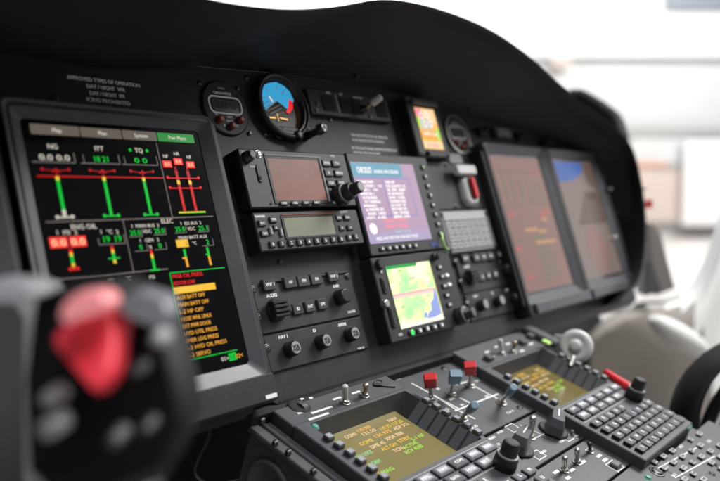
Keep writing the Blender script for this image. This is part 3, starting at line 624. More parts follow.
# ================================================================== ROUND INSTRUMENTS
cx, cy = pp(226, 108, PZ + 2)
K = Thing('clock', 'small round digital clock with white outlined readout left of attitude indicator', 'clock', PAN, (cx, cy, PZ), 'round digital clocks')
def clock(T, cx, cy, z0):
    T.p('case', MB().lathe((cx, cy, z0), (0, 0, 1), [(0, 28.5), (1.5, 28.5), (2.5, 27)], 'panel', n=48))
    zz = z0 + 2.6
    T.p('readout_frame', MB().framed(rrect(cx - 21, cy - 7, cx + 21, cy + 12, 7, 6), rrect(cx - 19, cy - 5, cx + 19, cy + 10, 5.2, 6), zz, 'white'))
    g = MB().rect(cx - 15, cy - 4.5, cx + 15.5, cy + 8, zz, 'lcd_dark'); g.text('0:47 18', cx, cy + 1.8, 6.5, zz + .1, 'unit_side', w=24)
    T.p('readout', g)
    for x, y in ((-12, -13), (1, -19), (14, -12)): T.p('button', MB().rod((cx + x, cy + y, z0 + 2), (cx + x, cy + y, z0 + 7), 3.8, 3.4, 'redbtn', rnd=1.5))
    g = MB(); g.text('CHRONOMETER', cx - 1, cy + 15, 2.6, zz, 'legend', w=22)
    g.slab(cx - 5, cy + 19, cx + 3, cy + 21, zz - .1, zz + .1, 'legend_dim')
    for t, x, y in (('GMT', 2, -9.5), ('SEL', -14, -7.5), ('CTL', 12, -7), ('DATE', 1, -13.5), ('R', -7, -18.5), ('ST', 9, -18)): g.text(t, cx + x, cy + y, 2.4, zz, 'legend')
    T.p('legend_text', g)
    for x, y in ((-24, 24), (24, 24), (-24, -24), (25, -24)): screw(T, cx + x, cy + y, z0, 2)
clock(K, cx, cy, PZ)
cx, cy = pp(459, 134, PZ + 4)
K = Thing('clock', 'second round clock between the colour standby screen and the far pair', 'clock', PAN, (cx, cy, PZ), 'round digital clocks')
clock(K, cx, cy, PZ); K.p('case_rim', MB().framed(circ(cx, cy, 29, 40), circ(cx, cy, 26, 40), PZ + 3, 'metal'))
K.p('button', MB().rod((cx + 17, cy - 16, PZ + 2), (cx + 17, cy - 16, PZ + 9), 5, 4.5, 'legend_dim', rnd=2))
# attitude indicator
cx, cy = pp(283, 106, PZ + 6); zf = PZ + 2
A = Thing('attitude_indicator', 'round standby attitude indicator with blue sky half and red mark', 'attitude indicator', PAN, (cx, cy, PZ))
R0 = 33
A.p('case', MB().lathe((cx, cy, PZ), (0, 0, 1), [(0, R0 + 4), (8, R0 + 4), (10, R0 + 2), (9, R0 - 1), (0, R0 - 3)], 'black', n=60))
g = MB().flat(circ(cx, cy, R0 - 1, 48), PZ + .6, 'g_ai_brown')
def rc(p, m_=1.5):
    d = math.hypot(p[0] - cx, p[1] - cy); k = min(1, (R0 - m_) / d) if d else 1; return cx + (p[0] - cx) * k, cy + (p[1] - cy) * k
def ap_(pts, z_): return [rc(pp(x_, y_, z_)) for x_, y_ in pts]
g.flat(ap_([(258, 116), (256, 104), (257, 95), (261, 87), (268, 83), (276, 82), (284, 86), (290, 92), (294, 101), (287, 109), (277, 101)][::-1], PZ + .9), PZ + .9, 'g_ai_blue')
A.p('horizon_ball', g)
def al(a_, b__, w_, m_, z_=PZ + 1.2): g.line(pp(*a_, z_), pp(*b__, z_), w_, z_, m_)
g = MB(); al((259, 115), (277, 101), 1.0, 'legend')
for a_, b__ in (((266, 87), (268, 92)), ((276, 85), (276, 91)), ((284, 90), (282, 95)), ((261, 96), (265, 98)), ((263, 104), (270, 101)), ((264, 108), (271, 104)), ((267, 111), (280, 105)), ((270, 114), (282, 108)), ((273, 117), (284, 112))): al(a_, b__, .8, 'legend')
al((264, 117), (276, 118), 1.7, 'g_orange', PZ + 2.2); al((280, 118), (288, 119.5), 1.7, 'g_orange', PZ + 2.2); al((269, 96), (273, 102), 1.8, 'g_peach', PZ + 2.2); al((277, 113), (279, 121), 1, 'g_orange', PZ + 2.2)
g.flat(ap_([(289, 99), (293, 103), (293, 109), (289, 113.5), (286, 112), (288, 108), (288.5, 103)], PZ + 1.6), PZ + 1.6, 'g_red')
A.p('scale_marks', g)
A.p('glass_rim', MB().framed(circ(cx, cy, R0 + .5, 48), circ(cx, cy, R0 - 3, 48), PZ + 8, 'knob'))
A.p('lower_mask', MB().slab(cx - 20, cy - 36, cx + 22, cy - 22, PZ + .6, PZ + 4, 'black', r=8, ch=1).text('PULL TO CAGE', cx + 4, cy - 24.5, 2.4, PZ + 4.2, 'legend', w=16))
b = MB(); kx, ky = cx + 28, cy - 31
b.rod((cx + 10, cy - 33, PZ), (cx + 10, cy - 33, PZ + 12), 6, 5, 'knob', rnd=2)
b.rod((kx, ky, PZ), (kx + 3, ky + 1, PZ + 20), 4.5, 3.5, 'knob')
b.lathe((kx + 3, ky + 1, PZ + 20), (.1, .05, 1), [(0, 6.5), (6, 6), (7, 5)], 'knob', n=16, flute=.2)
for k in range(3): t = k * 2.1 + .5; b.slab(kx + 2 + 3 * math.cos(t), ky + 3 * math.sin(t), kx + 4.4 + 3 * math.cos(t), ky + 2.4 + 3 * math.sin(t), PZ + 27, PZ + 27.6, 'legend')
A.p('cage_knob', b)
for x, y in ((-36, 30), (33, 33), (-30, -31), (36, -20)): screw(A, cx + x, cy + y, PZ, 2)
# switch strip with lever (landing lights panel)
x0, y0, x1, y1 = 604, 256, 748, 286
W = Thing('switch_panel', 'narrow switch strip with a pale tipped lever under the hood', 'switch panel', PAN, (676, 271, PZ))
W.p('face_plate', MB().slab(x0, y0, x1, y1, PZ - 2, PZ + 7, 'bezel_dark', r=2, ch=1, side='unit_side'))
for xa, xb in ((625, 645), (656, 676), (678, 694), (722, 742)): W.p('window', MB().slab(xa, y0 + 5, xb, y1 - 6, PZ + 7, PZ + 8, 'void', r=1, ch=.3))
W.p('slot', MB().slab(649, y0 + 4, 651.5, y1 - 4, PZ + 7, PZ + 8, 'legend_dim'))
W.p('legend_text', MB().text('BARO', 640, y1 - 2.5, 2.6, PZ + 7.2, 'legend', w=7).text('SET', 662, y1 - 1.8, 2.6, PZ + 7.2, 'legend', w=6).text('FLOAT ARM', 690, y1 - 4, 3, PZ + 8.3, 'legend', w=16))
b = MB().rod((694, 268, PZ + 6), (696, 268, PZ + 14), 5, 4, 'steel_dark').rod((696, 268, PZ + 14), (698, 271, PZ + 22), 2, 1.8, 'bronze').rod((698, 271, PZ + 21), (701, 274, PZ + 34), 5.0, 4.6, 'lever_white', rnd=2.5)
W.p('lever', b)
for x, y in ((616, 268), (706, 260), (612, 260), (744, 280)): screw(W, x, y, PZ + 7, 2)
# colour standby screen
a = (787, 219, 831, 275)
B = Thing('standby_display', 'small portrait colour screen with orange and pink page in black frame', 'display', PAN, (806, 248, PZ))
B.p('housing', MB().slab(773, 209, 843, 290, PZ - 2, 0, 'bezel_dark', r=2, ch=1.5, side='unit_side'))
B.p('sun_visor', MB().slab(782, 278, 838, 285, 0, 5, 'bezel', ch=1))
g = MB().rect(*a, .4, 'g_orange')
for i, (x, y, w, h, m) in enumerate(((788, 262, 14, 12, 'g_pinkline'), (800, 255, 30, 19, 'g_peach'), (790, 246, 26, 14, 'g_white'), (787, 220, 44, 10, 'g_peach'), (787, 232, 44, 12, 'g_amber'), (822, 232, 8, 16, 'g_lime'), (787, 248, 5, 14, 'g_lime'))): g.rect(x, y, min(x + w, 831), y + h, .5 + i * .05, m)
for x, y in ((798, 264), (812, 266), (802, 253), (815, 254)): g.framed(circ(x, y, 5, 16), circ(x, y, 3.4, 16), .9, 'g_paper')
g.text('DME 12.4', 808, 240, 5, .95, 'g_paper', w=30); g.text('STBY', 808, 224, 5, .95, 'g_pinkline', w=26)
B.p('colour_page', g)
for x, y in ((777, 286), (779, 213), (839, 213)): screw(B, x, y, 0, 2.2)
B.p('push_knob', MB().rod((790, 213, 0), (790, 213, 5), 3.5, 3, 'knob', rnd=1))
# blank plate, gear lever, breaker grid
V = Thing('gear_lever_panel', 'grey blanking plate with white T shaped landing gear lever', 'lever panel', PAN, (860, 175, PZ))
V.p('face_plate', MB().slab(792, 142, 922, 208, PZ - 2, PZ + 6, 'unit', r=1, ch=1))
V.p('side_rail', MB().slab(922, -2, 929, 222, PZ - 2, 2, 'black', ch=1.2).slab(924.5, 5, 926, 215, 2, 2.5, 'bezel', ch=.1))
V.p('clear_cover', MB().slab(856, 205, 888, 220, PZ, PZ + 8, 'legend_dim', r=2, ch=1))
b = MB().slab(846, 186, 893, 199, PZ + 14, PZ + 22, 'lever_white', r=3, ch=1.5).slab(863, 146, 891, 186, PZ + 6, PZ + 16, 'lever_white', r=9, ch=3)
V.p('gear_lever', b); V.p('lever_slot', MB().slab(869, 151, 887, 183, PZ + 16, PZ + 16.4, 'black', r=7)); V.p('red_lock', MB().slab(877, 154, 884, 182, PZ + 16, PZ + 21, 'red', r=2, ch=1.2))
for x, y in ((797, 203), (798, 148), (842, 146), (845, 203)): screw(V, x, y, PZ + 6, 2.2)
Y = Thing('annunciator_grid', 'pale grey grid of annunciator labels below the gear lever', 'annunciator panel', PAN, (852, 112, PZ))
Y.p('face_plate', MB().slab(794, 84, 916, 140, PZ - 2, PZ + 8, 'cellbase', r=1, ch=1))
Y.p('upper_strip', MB().slab(803, 127, 905, 138, PZ + 8, PZ + 9, 'cell'))
for i in range(7):
    for j in range(4): Y.p('label_cell', MB().slab(804 + i * 14.5, 90 + j * 9.2, 816.5 + i * 14.5, 97.5 + j * 9.2, PZ + 8, PZ + 9, 'cell').text(random.choice(('ON', 'ARM', 'NAV', 'HDG', 'ALT')), 810 + i * 14.5, 93.8 + j * 9.2, 2.4, PZ + 9.1, 'unit', w=7))
for x, y in ((799, 135), (911, 134), (799, 88), (912, 88)): screw(Y, x, y, PZ + 8, 2.4, 'black')
# small switches under the hood on the right
for i, (px_, py_, w, h, lab) in enumerate(((483, 131, 8, 7, 'small black knob under the hood left of the grey warning panel'), (520, 136, 5, 7, 'tiny black guarded switch right of the grey warning panel'), (545, 142, 6, 7, 'last small black switch under the hood on the right'))):
    x, y = pp(px_, py_, PZ + 6); t = Thing('guarded_switch', lab, 'switch', PAN, (x, y, PZ)); t.p('guard', MB().slab(x - w, y - h, x + w, y + h, PZ, PZ + 6, 'black', r=2, ch=1.5)); t.p('lever', MB().rod((x, y, PZ + 6), (x, y + 4, PZ + 16), 2.2, 3, 'black', rnd=1))
x, y = pp(504, 133, PZ + 6)
t = Thing('warning_panel', 'blurred grey warning light panel above the far displays', 'warning panel', PAN, (x, y, PZ)); t.p('face_plate', MB().slab(x - 26, y - 9, x + 26, y + 9, PZ, PZ + 6, 'bezel', r=1, ch=1)); t.p('lens', MB().slab(x - 20, y - 6, x + 20, y + 6, PZ + 6, PZ + 7, 'legend_dim', r=1, ch=.3))
x, y = pp(575, 150, PZ + 4)
t = Thing('reading_strip', 'dark strip lamp along the hood above the rightmost display', 'lamp', PAN, (x, y, PZ)); t.p('housing', MB().slab(x - 60, y - 4, x + 50, y + 4, PZ, PZ + 5, 'bezel', ch=1)); t.p('lens', MB().slab(x - 50, y - 2, x + 42, y + 2, PZ + 5, PZ + 5.4, 'bezel_dark'))
# ================================================================== PEDESTAL
B0 = -14
Pd = Thing('pedestal', 'sloping grey centre pedestal carrying keyboards, switches and knobs', 'pedestal', PED, (270, -120, -200))
def side(x, ya, yb, za, zb): return
b = MB()
b.loft([[(0, 2, B0 - 260), (0, 2, B0 - 6), (0, -460, B0 - 6), (0, -460, B0 - 260)], [(3, 2, B0 - 260), (3, 2, B0 - 5), (3, -460, B0 - 5), (3, -460, B0 - 260)]], 'pedestal_side')
Pd.p('side_panel', b, label='dark riveted side panel facing the left seat')
Pd.p('body', MB().slab(4, -470, 520, 0, B0 - 400, B0 - 9, 'pedestal_side'))
Pd.p('front_gap_dark', MB().slab(-2, 1.5, 520, 16, B0 - 20, -3, 'void'))  # black strip added as the shade in the gap below the panel
Pd.p('side_rail', MB().slab(-3, -470, 7, 3, B0 - 3, B0 + 2, 'pedestal_side', ch=1).slab(7.5, -470, 9, 0, B0 - 2, B0 + 1, 'metal').slab(9.5, -470, 19, 0, B0 - 2, B0 + 3, 'pedestal', ch=1))
for x, y in ((275, 443), (288, 452.5), (313, 471.5), (262, 420.5)):
    F2 = frame(PED @ Vector((0, 0, 0)), PED.to_3x3() @ Vector((0, -1, 0)), PED.to_3x3() @ Vector((0, 0, 1)), PED.to_3x3() @ Vector((-1, 0, 0)))
    k = hit(x, y, F2, 1); Pd.p('side_rivet', MB().rod((0, -k[0], k[1]), (-3, -k[0], k[1]), 3.2, 2.4, 'steel_dark', rnd=1))
k = hit(268, 490, F2, 1); Pd.p('side_outlet', MB().lathe((0, -k[0], k[1]), (-1, 0, 0), [(0, 26), (3, 26), (4, 23), (1, 20), (1, 0)], 'pedestal_side', n=40))
# fore strip
F_ = Thing('toggle_strip', 'narrow grey strip with a thumb wheel at the near front corner of the pedestal', 'switch strip', PED, (100, -13, B0), 'front strips of the pedestal')
F_.p('face_plate', MB().slab(20, -26, 184, 1, B0 - 8, -1, 'pedestal', r=1, ch=1))
F2_ = Thing('toggle_strip', 'narrow grey strip behind the farther keyboard unit, below the far displays', 'switch strip', PED, (420, -16, B0), 'front strips of the pedestal')
F2_.p('face_plate', MB().slab(318, -37, 520, 6, B0 - 8, -1, 'pedestal', r=1, ch=1))
b = MB()
for px_, py_, w in ((492, 357, 6), (487, 352, 5), (508, 344, 5), (522, 351, 5), (531, 344, 6), (496, 347, 3)):
    x, y = qq(px_, py_, -1); b.rect(x - w, y - 1.5, x + w, y + 1.5, -.8, 'legend')
F2_.p('legend_text', b)
for px_, py_ in ((522, 344), (530, 338), (488, 360)):
    x, y = qq(px_, py_, -1); F2_.p('push_button', MB().slab(x - 6, y - 5, x + 6, y + 5, -1, 5, 'key_ped', r=1.5, ch=1))
x, y = qq(297, 407, -1)
F_.p('thumb_wheel', MB().lathe((x + 3, y, -4), (0, 0, 1), [(0, 11), (3.4, 11), (3.5, 8)], 'void', n=30).lathe((x + 5, y - 1, -6), (.9, 0, .2), [(0, 8), (5, 8)], 'knob_grey', n=24))
b = MB()
for px_, py_, w in ((322, 410, 14), (319, 416.5, 13), (290, 398, 2), (302, 399, 2), (300, 413, 3), (311, 398, 2), (337, 398.5, 6), (356, 392.5, 6), (351, 409, 3)):
    x, y = qq(px_, py_, -1); b.rect(x - w, y - 1.3, x + w, y + 1.3, -.8, 'legend')
F_.p('legend_text', b)
x, y = qq(315, 426, 0); F_.p('green_lamp', MB().rod((x, y, -1), (x, y, 1), 4, 3, 'teal', rnd=1))
for px_, py_ in ((284, 417), (302, 418), (297, 428)):
    x, y = qq(px_, py_, B0 + 4); F_.p('push_button', MB().slab(x - 6, y - 5, x + 6, y + 5, B0, B0 + 6, 'key_ped', r=1.5, ch=1).slab(x - 3.5, y - 2.5, x + 3.5, y + 2.5, B0 + 6, B0 + 6.4, 'legend'))
x, y = qq(302, 413, 0)
def toggle(label, px_, py_, h0, tip, L=22, r=2.4, capm='lever_white', cap=None, group='short toggle switches', f=qq, F=PED, base='metal', pp_=None):
    """px,py = foot; tip = photo pixel of the bat's end"""
    x, y = pp_ or f(px_, py_, h0); d = Vector((*f(tip[0], tip[1], h0 + L), h0 + L)) - Vector((x, y, h0)) if tip else Vector((0, 0, L))
    T = Thing('toggle_switch', label, 'switch', F, (x, y, h0), group)
    T.p('collar', MB().lathe((x, y, h0), (0, 0, 1), [(0, r * 2.2), (1.2, r * 2.2), (1.4, r * 1.7), (3.5, r * 1.6), (4.2, r * 1.2)], base, n=12, smooth=False))
    p0 = Vector((x, y, h0 + 2)); p1 = Vector((x, y, h0)) + d
    if cap:
        pm = p0.lerp(p1, .62); T.p('bat', MB().rod(p0, pm, r * .75, r, 'metal'))
        if cap == 'block':
            b = MB(); ax = (p1 - pm).normalized(); sx = PED.to_3x3().inverted() @ RIGHT; sx = (sx - ax * sx.dot(ax)).normalized(); sy = ax.cross(sx); w, dp = r * 2.3, r * 1.7
            rings = [[tuple(c + sx * (w * k * i) + sy * (dp * k * j)) for i, j in ((-1, -1), (1, -1), (1, 1), (-1, 1))] for c, k in ((pm, .92), (p1 - ax * 2.5, 1), (p1, .82))]
            b.loft(rings, capm); T.p('cap', b, bevel=2.2)
        else: T.p('cap', MB().rod(pm, p1, r * 1.4, r * 1.5, capm, rnd=1.5))
    else: T.p('bat', MB().rod(p0, p1, r * .8, r * 1.25, capm, rnd=r * .9, n=18))
    return T
toggle('white tipped toggle nearest the pedestal corner, left of a bronze one', 345, 403, -1, (345, 385), 20, capm='lever_white')
toggle('bronze toggle just right of the white tipped toggle at the pedestal corner', 364, 396, -1, (366, 384), 16, capm='bronze')
toggle('far white toggle behind the second keyboard unit', 502, 354, -1, (500, 339), 18, capm='lever_white')
toggle('far bronze toggle behind the second keyboard unit', 513, 352, -1, (515, 341), 15, capm='bronze')
x, y = qq(381, 388, -2)
J = Thing('wire_loop', 'thin black wire loops lying beside the bronze toggle', 'wire', PED, (x, y, 0)); b = MB()
cs = curve([(x - 6, y + 5, 0), (x + 1, y + 9, 2), (x + 6, y + 5, 2), (x, y + 1, 1), (x - 6, y + 5, 0), (x + 5, y - 2, 0), (x + 14, y - 7, 0)], 28)
for i in range(27): b.rod(cs[i], cs[i + 1], 1, 1, 'black', n=6)
J.p('wire', b)
# ------------------------------------------------------------------ control display units
def cdu(x0, y0, s, label, olive, page, which):
    T = Thing('control_display_unit', label, 'keyboard unit', PED, (x0 + 79 * s, y0 - 98 * s, B0), 'olive screened control display units')
    X = lambda u: x0 + u * s
    Yy = lambda v: y0 - v * s
    def SL(b, ua, va, ub, vb, z0, z1, m, **k): return b.slab(X(ua), Yy(vb), X(ub), Yy(va), z0, z1, m, **k)
    R3 = lambda p, z_: [(a_, b_, z_) for a_, b_ in p]
    W_, H_ = 158, 200
    o0 = rrect(X(0), Yy(H_), X(W_), Yy(0), 2); o1 = rrect(X(1), Yy(H_ - 1), X(W_ - 1), Yy(1), 2)
    i0 = rrect(X(14), Yy(96), X(152), Yy(4), 3)
    b = MB(); b.loft([R3(o0, B0 - 8), R3(o0, -1), R3(o1, 0), R3(i0, 0)], 'cdu', cap0=False, cap1=False); T.p('housing', b)
    b = MB(); ZS = -18
    b.add([(X(14), Yy(4), 0), (X(152), Yy(4), 0), (X(137), Yy(8), ZS), (X(15), Yy(8), ZS)], [(0, 1, 2, 3)], 'cdu')
    b.add([(X(14), Yy(96), 0), (X(152), Yy(96), 0), (X(137), Yy(95), ZS), (X(15), Yy(95), ZS)], [(3, 2, 1, 0)], 'cdu')
    b.add([(X(14), Yy(4), 0), (X(14), Yy(96), 0), (X(15), Yy(95), ZS), (X(15), Yy(5.5), ZS)], [(3, 2, 1, 0)], 'cdu')
    b.add([(X(152), Yy(4), 0), (X(152), Yy(96), 0), (X(137), Yy(95), ZS), (X(137), Yy(5.5), ZS)], [(0, 1, 2, 3)], 'bezel_dark')
    T.p('recess', b)
    b = MB()
    for i in range(6):
        v0 = 23.5 + i * 12
        pts_ = [(136.5, v0 + .8, ZS + .6), (136.5, v0 + 10.2, ZS + .6), (150, v0 + 10.2, .9), (150, v0 + .8, .9), (138, v0, ZS - .5), (138, v0 + 11, ZS - .5), (153, v0 + 11, -.5), (153, v0, -.5)]
        b.add([(X(u_), Yy(v_), z_) for u_, v_, z_ in pts_], [(0, 1, 2, 3), (0, 3, 7, 4), (1, 5, 6, 2), (0, 4, 5, 1)], 'flute')
    T.p('finger_slopes', b)
    T.glass = T.p('screen', MB().rect(X(14.5), Yy(95.5), X(137.5), Yy(7.9), ZS + .2, olive))
    g = MB(); h = 4.3 * s
    for (t, u, v, w, m) in page: g.text(t, X(u - 2), Yy(v + 2), h, -17.5, m, w=w * s, al='l')
    T.p('text_page', g, T.glass)
    for i in range(6):
        v0 = 25 + i * 12
        for u in (8, 149.5):
            b = MB().slab(X(u), Yy(v0 + 7.5), X(u + 8), Yy(v0), 0, 4.2, 'key', r=1, ch=1); b.slab(X(u + 1), Yy(v0 + 6.5), X(u + 7), Yy(v0 + 1), 4.2, 4.6, 'key_glare_pale', ch=.1); T.p('line_key', b)
    b = MB(); b.framed(rrect(X(5), Yy(129), X(154), Yy(100), 3), rrect(X(6.2), Yy(127.8), X(152.8), Yy(101.2), 2.5), .3, 'legend_dim'); T.p('key_border', b)
    nm = ['DIR', 'FPL', 'NAV', 'COM', 'MENU', 'PERF', 'PREV', 'NEXT', 'DATA', 'MSG', 'BRT', 'DIM']
    for j in range(2):
        for i in range(6 - j):
            u = 9 + i * 24; v = 102.8 + j * 12.6
            b = MB().slab(X(u), Yy(v + 11), X(u + 20.5), Yy(v), 0, 3.2, 'key_glare' if (i * 2 + j) % 3 else 'key_ped', r=1, ch=1, side='black'); b.slab(X(u + 3), Yy(v + 8.8), X(u + 17.5), Yy(v + 2.2), 3.2, 3.5, 'key_glare_pale' if (i + j) % 3 else 'key_glare', ch=.1)
            b.text(nm[j * 6 + i], X(u + 10), Yy(v + 5.5), 3 * s, 3.6, 'white' if (i + j) % 3 else 'legend', w=11 * s); T.p('function_key', b)
    ch = 'ABCDEFGHIJKLMNOPQRSTUVWXYZ0123456789./-+'
    k = 0
    for j in range(5):
        for i in range(8):
            if j == 0 and i > 4: continue
            u = 8 + i * 18; v = 133 + j * 12.7
            b = MB().slab(X(u), Yy(v + 9), X(u + 14.2), Yy(v), 0, 4.6 + random.uniform(-.3, .3), 'key_glare', r=1, ch=.9, side='black')  # pale top over black sides paints glare on each key
            b.text(ch[k % 40], X(u + 7), Yy(v + 4.5), 3.8 * s, 5.0, 'white'); T.p('key', b); k += 1
    kx, ky = X(139 if which else 128), Yy(133)
    stack_knob(T, kx, ky, 0, (0, 0, 1), [(0, 10.5), (1, 11), (12, 10.5), (13, 9.5), (13.2, 8.2), (14, 8), (25, 7.7), (26.5, 6.5)], caps='knob', ring=(12.4, 9.8), name='knob')
    T.p('side_lamp', MB().slab(X(140), Yy(201), X(154), Yy(199), -6, -2, 'teal'))
    return T
pageL = [('KEY', 8, 38, 8, 'g_orange'), ('ON / LOCK', 13, 45, 20, 'g_mint'), ('FLT', 8, 54, 7, 'g_orange'), ('NORM', 15, 58, 14, 'g_mint'), ('HDG', 8, 68, 7, 'g_gold'), ('MAG', 17, 71, 14, 'g_lime'),
         ('COM1', 26, 19, 14, 'g_peach'), ('118.000', 44, 17, 17, 'g_orange'), ('NAV', 84, 19, 12, 'g_peach'), ('121.50', 44, 23, 18, 'g_peach'), ('110.75 117.20', 66, 25, 32, 'g_gold'), ('COM2', 30, 33, 17, 'g_gold'), ('136.975', 52, 31, 22, 'g_orange'), ('ADF 512', 78, 31, 21, 'g_peach'), ('DME 45', 36, 41, 18, 'g_peach'), ('XPDR 7000', 58, 39, 24, 'g_peach'), ('ALT ON', 42, 48, 20, 'g_gold'), ('STBY', 66, 47, 16, 'g_gold'), ('TCN', 50, 55, 12, 'g_peach'), ('ACTIVE', 62, 56, 20, 'g_lime'), ('S-1 HF', 80, 51, 18, 'g_lime'), ('RCV 4500', 58, 62, 24, 'g_lime'),
         ('__________', 34, 86, 28, 'g_peach'), ('==========', 72, 86, 28, 'g_peach')]
pageL = [(t, max(14, u + 6), v, w, m) for t, u, v, w, m in pageL]
pageL = [(t, 20 + u * 1.08, v * 1.0 - 4, w * 1.05, m) for t, u, v, w, m in pageL if '_' not in t and '=' not in t]
CL = cdu(20, -27, 1.03, 'keyboard unit in front, nearest the camera, with an amber and green text screen', 'lcd_olive', pageL, 0)
for T_, x0_, y0_, s_ in ((CL, 20, -27, 1.03),):
    g = MB()
    for u in (62, 100): g.rect(x0_ + u * s_, y0_ - 93 * s_, x0_ + (u + 30) * s_, y0_ - 87 * s_, -17.4, 'g_peach')
    T_.p('scratch_pad', g)
CR = cdu(316, -38, 1.0, 'farther keyboard unit on the right side of the pedestal', 'lcd_olive2', [(t, u, v, w, m) for t, u, v, w, m in pageL if v < 60], 1)
CR.p('scratch_pad', MB().rect(316 + 108, -38 - 92, 316 + 134, -38 - 83, -17.4, 'g_peach'))
# ------------------------------------------------------------------ middle switch panel
Mz = B0 + 2
E1 = Thing('engine_switch_panel', 'grey panel with white routing lines and red and blue capped toggles', 'switch panel', PED, (250, -55, B0))
E1.p('face_plate', MB().slab(187, -113.5, 317, 6, B0 - 8, Mz, 'pedestal', r=1, ch=.6))
b = MB(); zl = Mz + .2
def ql(p, q_, w=1.9): b.line(qq(*p, Mz), qq(*q_, Mz), w, zl, 'legend')
ql((411, 383), (459, 409)); ql((433, 395), (458, 411)); ql((455, 411), (485, 399)); ql((470, 384), (498, 399)); ql((459, 411), (475, 419)); ql((460, 398), (470, 403)); ql((485, 399), (498, 394)); ql((455, 385), (470, 381))
for px_, py_, w in ((424, 366, 5), (398, 379, 5), (444, 368, 4), (452, 399, 5), (477, 381, 5), (510, 412, 8), (474, 427, 7), (487, 396, 4), (470, 364, 3), (445, 410, 7), (438, 389, 3), (462, 405, 3), (421, 370, 3)):
    x, y = qq(px_, py_, Mz); b.text(random.choice(('ON', 'OFF', 'AUTO', 'BUS')), x, y, 3.2, zl, 'legend', w=w * 1.7)
E1.p('routing_lines', b)
toggle('red capped toggle on the left, standing beside white routing lines', 431, 400, Mz, (430, 376), 34, 3, 'red', 'block', 'capped bus toggles')
toggle('red capped toggle farther back, next to the dark second keyboard unit', 470, 386, Mz, (470, 364), 34, 3, 'red', 'block', 'capped bus toggles')
toggle('blue grey capped toggle between the two red capped ones', 451, 394, Mz, (456, 373), 34, 3, 'blue_cap', 'block', 'capped bus toggles')
toggle('blue grey capped toggle leaning right at the panel centre, nearest the camera', 462, 419, Mz, (475, 405), 34, 3, 'blue_cap', 'round', 'capped bus toggles')
toggle('blue grey capped toggle leaning against the second keyboard unit', 501, 403, Mz, (514, 387), 34, 3, 'blue_cap', 'round', 'capped bus toggles')
for px_, py_ in ((388, 388), (444, 369), (472, 360), (520, 408)): x, y = qq(px_, py_, Mz); screw(E1, x, y, Mz, 3)
# panel 2
E2 = Thing('rotary_selector_panel', 'grey panel with two faceted rotary knobs and one toggle', 'selector panel', PED, (250, -145, B0))
E2.p('face_plate', MB().slab(178, -173, 317, -117, B0 - 8, Mz, 'pedestal', r=1, ch=.6))
def pointer(T, x, y, z0, ang, s=1.0):
    b = MB(); b.lathe((x, y, z0), (0, 0, 1), [(0, 16 * s), (2, 16 * s), (3, 14.5 * s)], 'knob', n=40); a_ = math.radians(ang)
    def rp(u, v, zz_): return (x + u * math.cos(a_) - v * math.sin(a_), y + u * math.sin(a_) + v * math.cos(a_), zz_)
    base = [(-17, -8), (-13, -9.5), (10, -9), (18, -2.5), (18, 2.5), (10, 9), (-13, 9.5), (-17, 8)]
    topp = [(-13, -5), (-11, -6.5), (7, -6), (15, -1.5), (15, 1.5), (7, 6), (-11, 6.5), (-13, 5)]
    b.loft([[rp(u * s, v * s, z0 + 3) for u, v in base], [rp(u * s, v * s, z0 + 12 * s) for u, v in [(p[0] * .98, p[1] * .9) for p in base]], [rp(u * s, v * s, z0 + 20 * s) for u, v in topp]], 'knob_grey')
    T.p('selector_knob', b, bevel=.6)
    T.p('pointer_mark', MB().add([rp(-4 * s, -.7, z0 + 20.2 * s), rp(14 * s, -.7, z0 + 20.2 * s), rp(14 * s, .7, z0 + 20.2 * s), rp(-4 * s, .7, z0 + 20.2 * s)], [(0, 1, 2, 3)], 'legend'))
x, y = qq(518, 449, Mz); pointer(E2, x, y, Mz, 15, 1.0)
x, y = qq(553, 431, Mz); pointer(E2, x, y, Mz, 25, 1.0)
b = MB()
for px_, py_ in ((500, 432), (492, 438), (497, 445), (488, 448), (543, 452), (562, 441)): 
    x, y = qq(px_, py_, Mz); b.text(random.choice(('AUX', 'NORM', 'MAIN')), x, y, 3.2, zl, 'legend', w=11)
for px_, py_ in ((538, 455), (513, 428), (567, 437)): x, y = qq(px_, py_, Mz); b.box_line(x - 8, y - 6, x + 8, y + 6, 1, zl, 'legend')
ql((520, 425), (545, 436), .9); ql((523, 444), (548, 432), .9)
E2.p('legend_text', b)
for px_, py_ in ((573, 430), (484, 446)): x, y = qq(px_, py_, Mz); screw(E2, x, y, Mz, 4)
toggle('plain steel toggle standing between the two faceted rotary knobs', 530, 437, Mz, (533, 417), 30, 2.8, 'metal')
# panel 3
E3 = Thing('fuel_switch_panel', 'lower grey panel with a row of small steel toggles', 'switch panel', PED, (255, -205, B0))
E3.p('face_plate', MB().slab(178, -224.5, 345, -176, B0 - 8, Mz, 'pedestal', r=1, ch=.6))
b = MB()
for px_, py_, w in ((572, 470, 5), (583, 462, 5), (599, 456, 5), (605, 460, 5), (588, 450, 4), (556, 472, 5), (568, 478, 4)): x, y = qq(px_, py_, Mz); b.rect(x - w, y - 1.6, x + w, y + 1.6, zl, 'legend')
x, y = qq(615, 466, Mz); b.box_line(x - 9, y - 7, x + 9, y + 7, 1, zl, 'legend')
E3.p('legend_text', b); E3.p('push_button', MB().slab(x - 6, y - 4.5, x + 6, y + 4.5, Mz, Mz + 4, 'key_ped', r=1, ch=1))
for px_, py_ in ((599, 443), (626, 458), (575, 436)): x, y = qq(px_, py_, Mz); screw(E3, x, y, Mz, 4.5)
toggle('small steel toggle at the bottom frame edge, left of its twin', 564, 471, Mz, (565, 457), 20, 2.2, 'metal')
toggle('small steel toggle second from the bottom frame edge', 577, 463, Mz, (577, 449), 20, 2.2, 'metal')
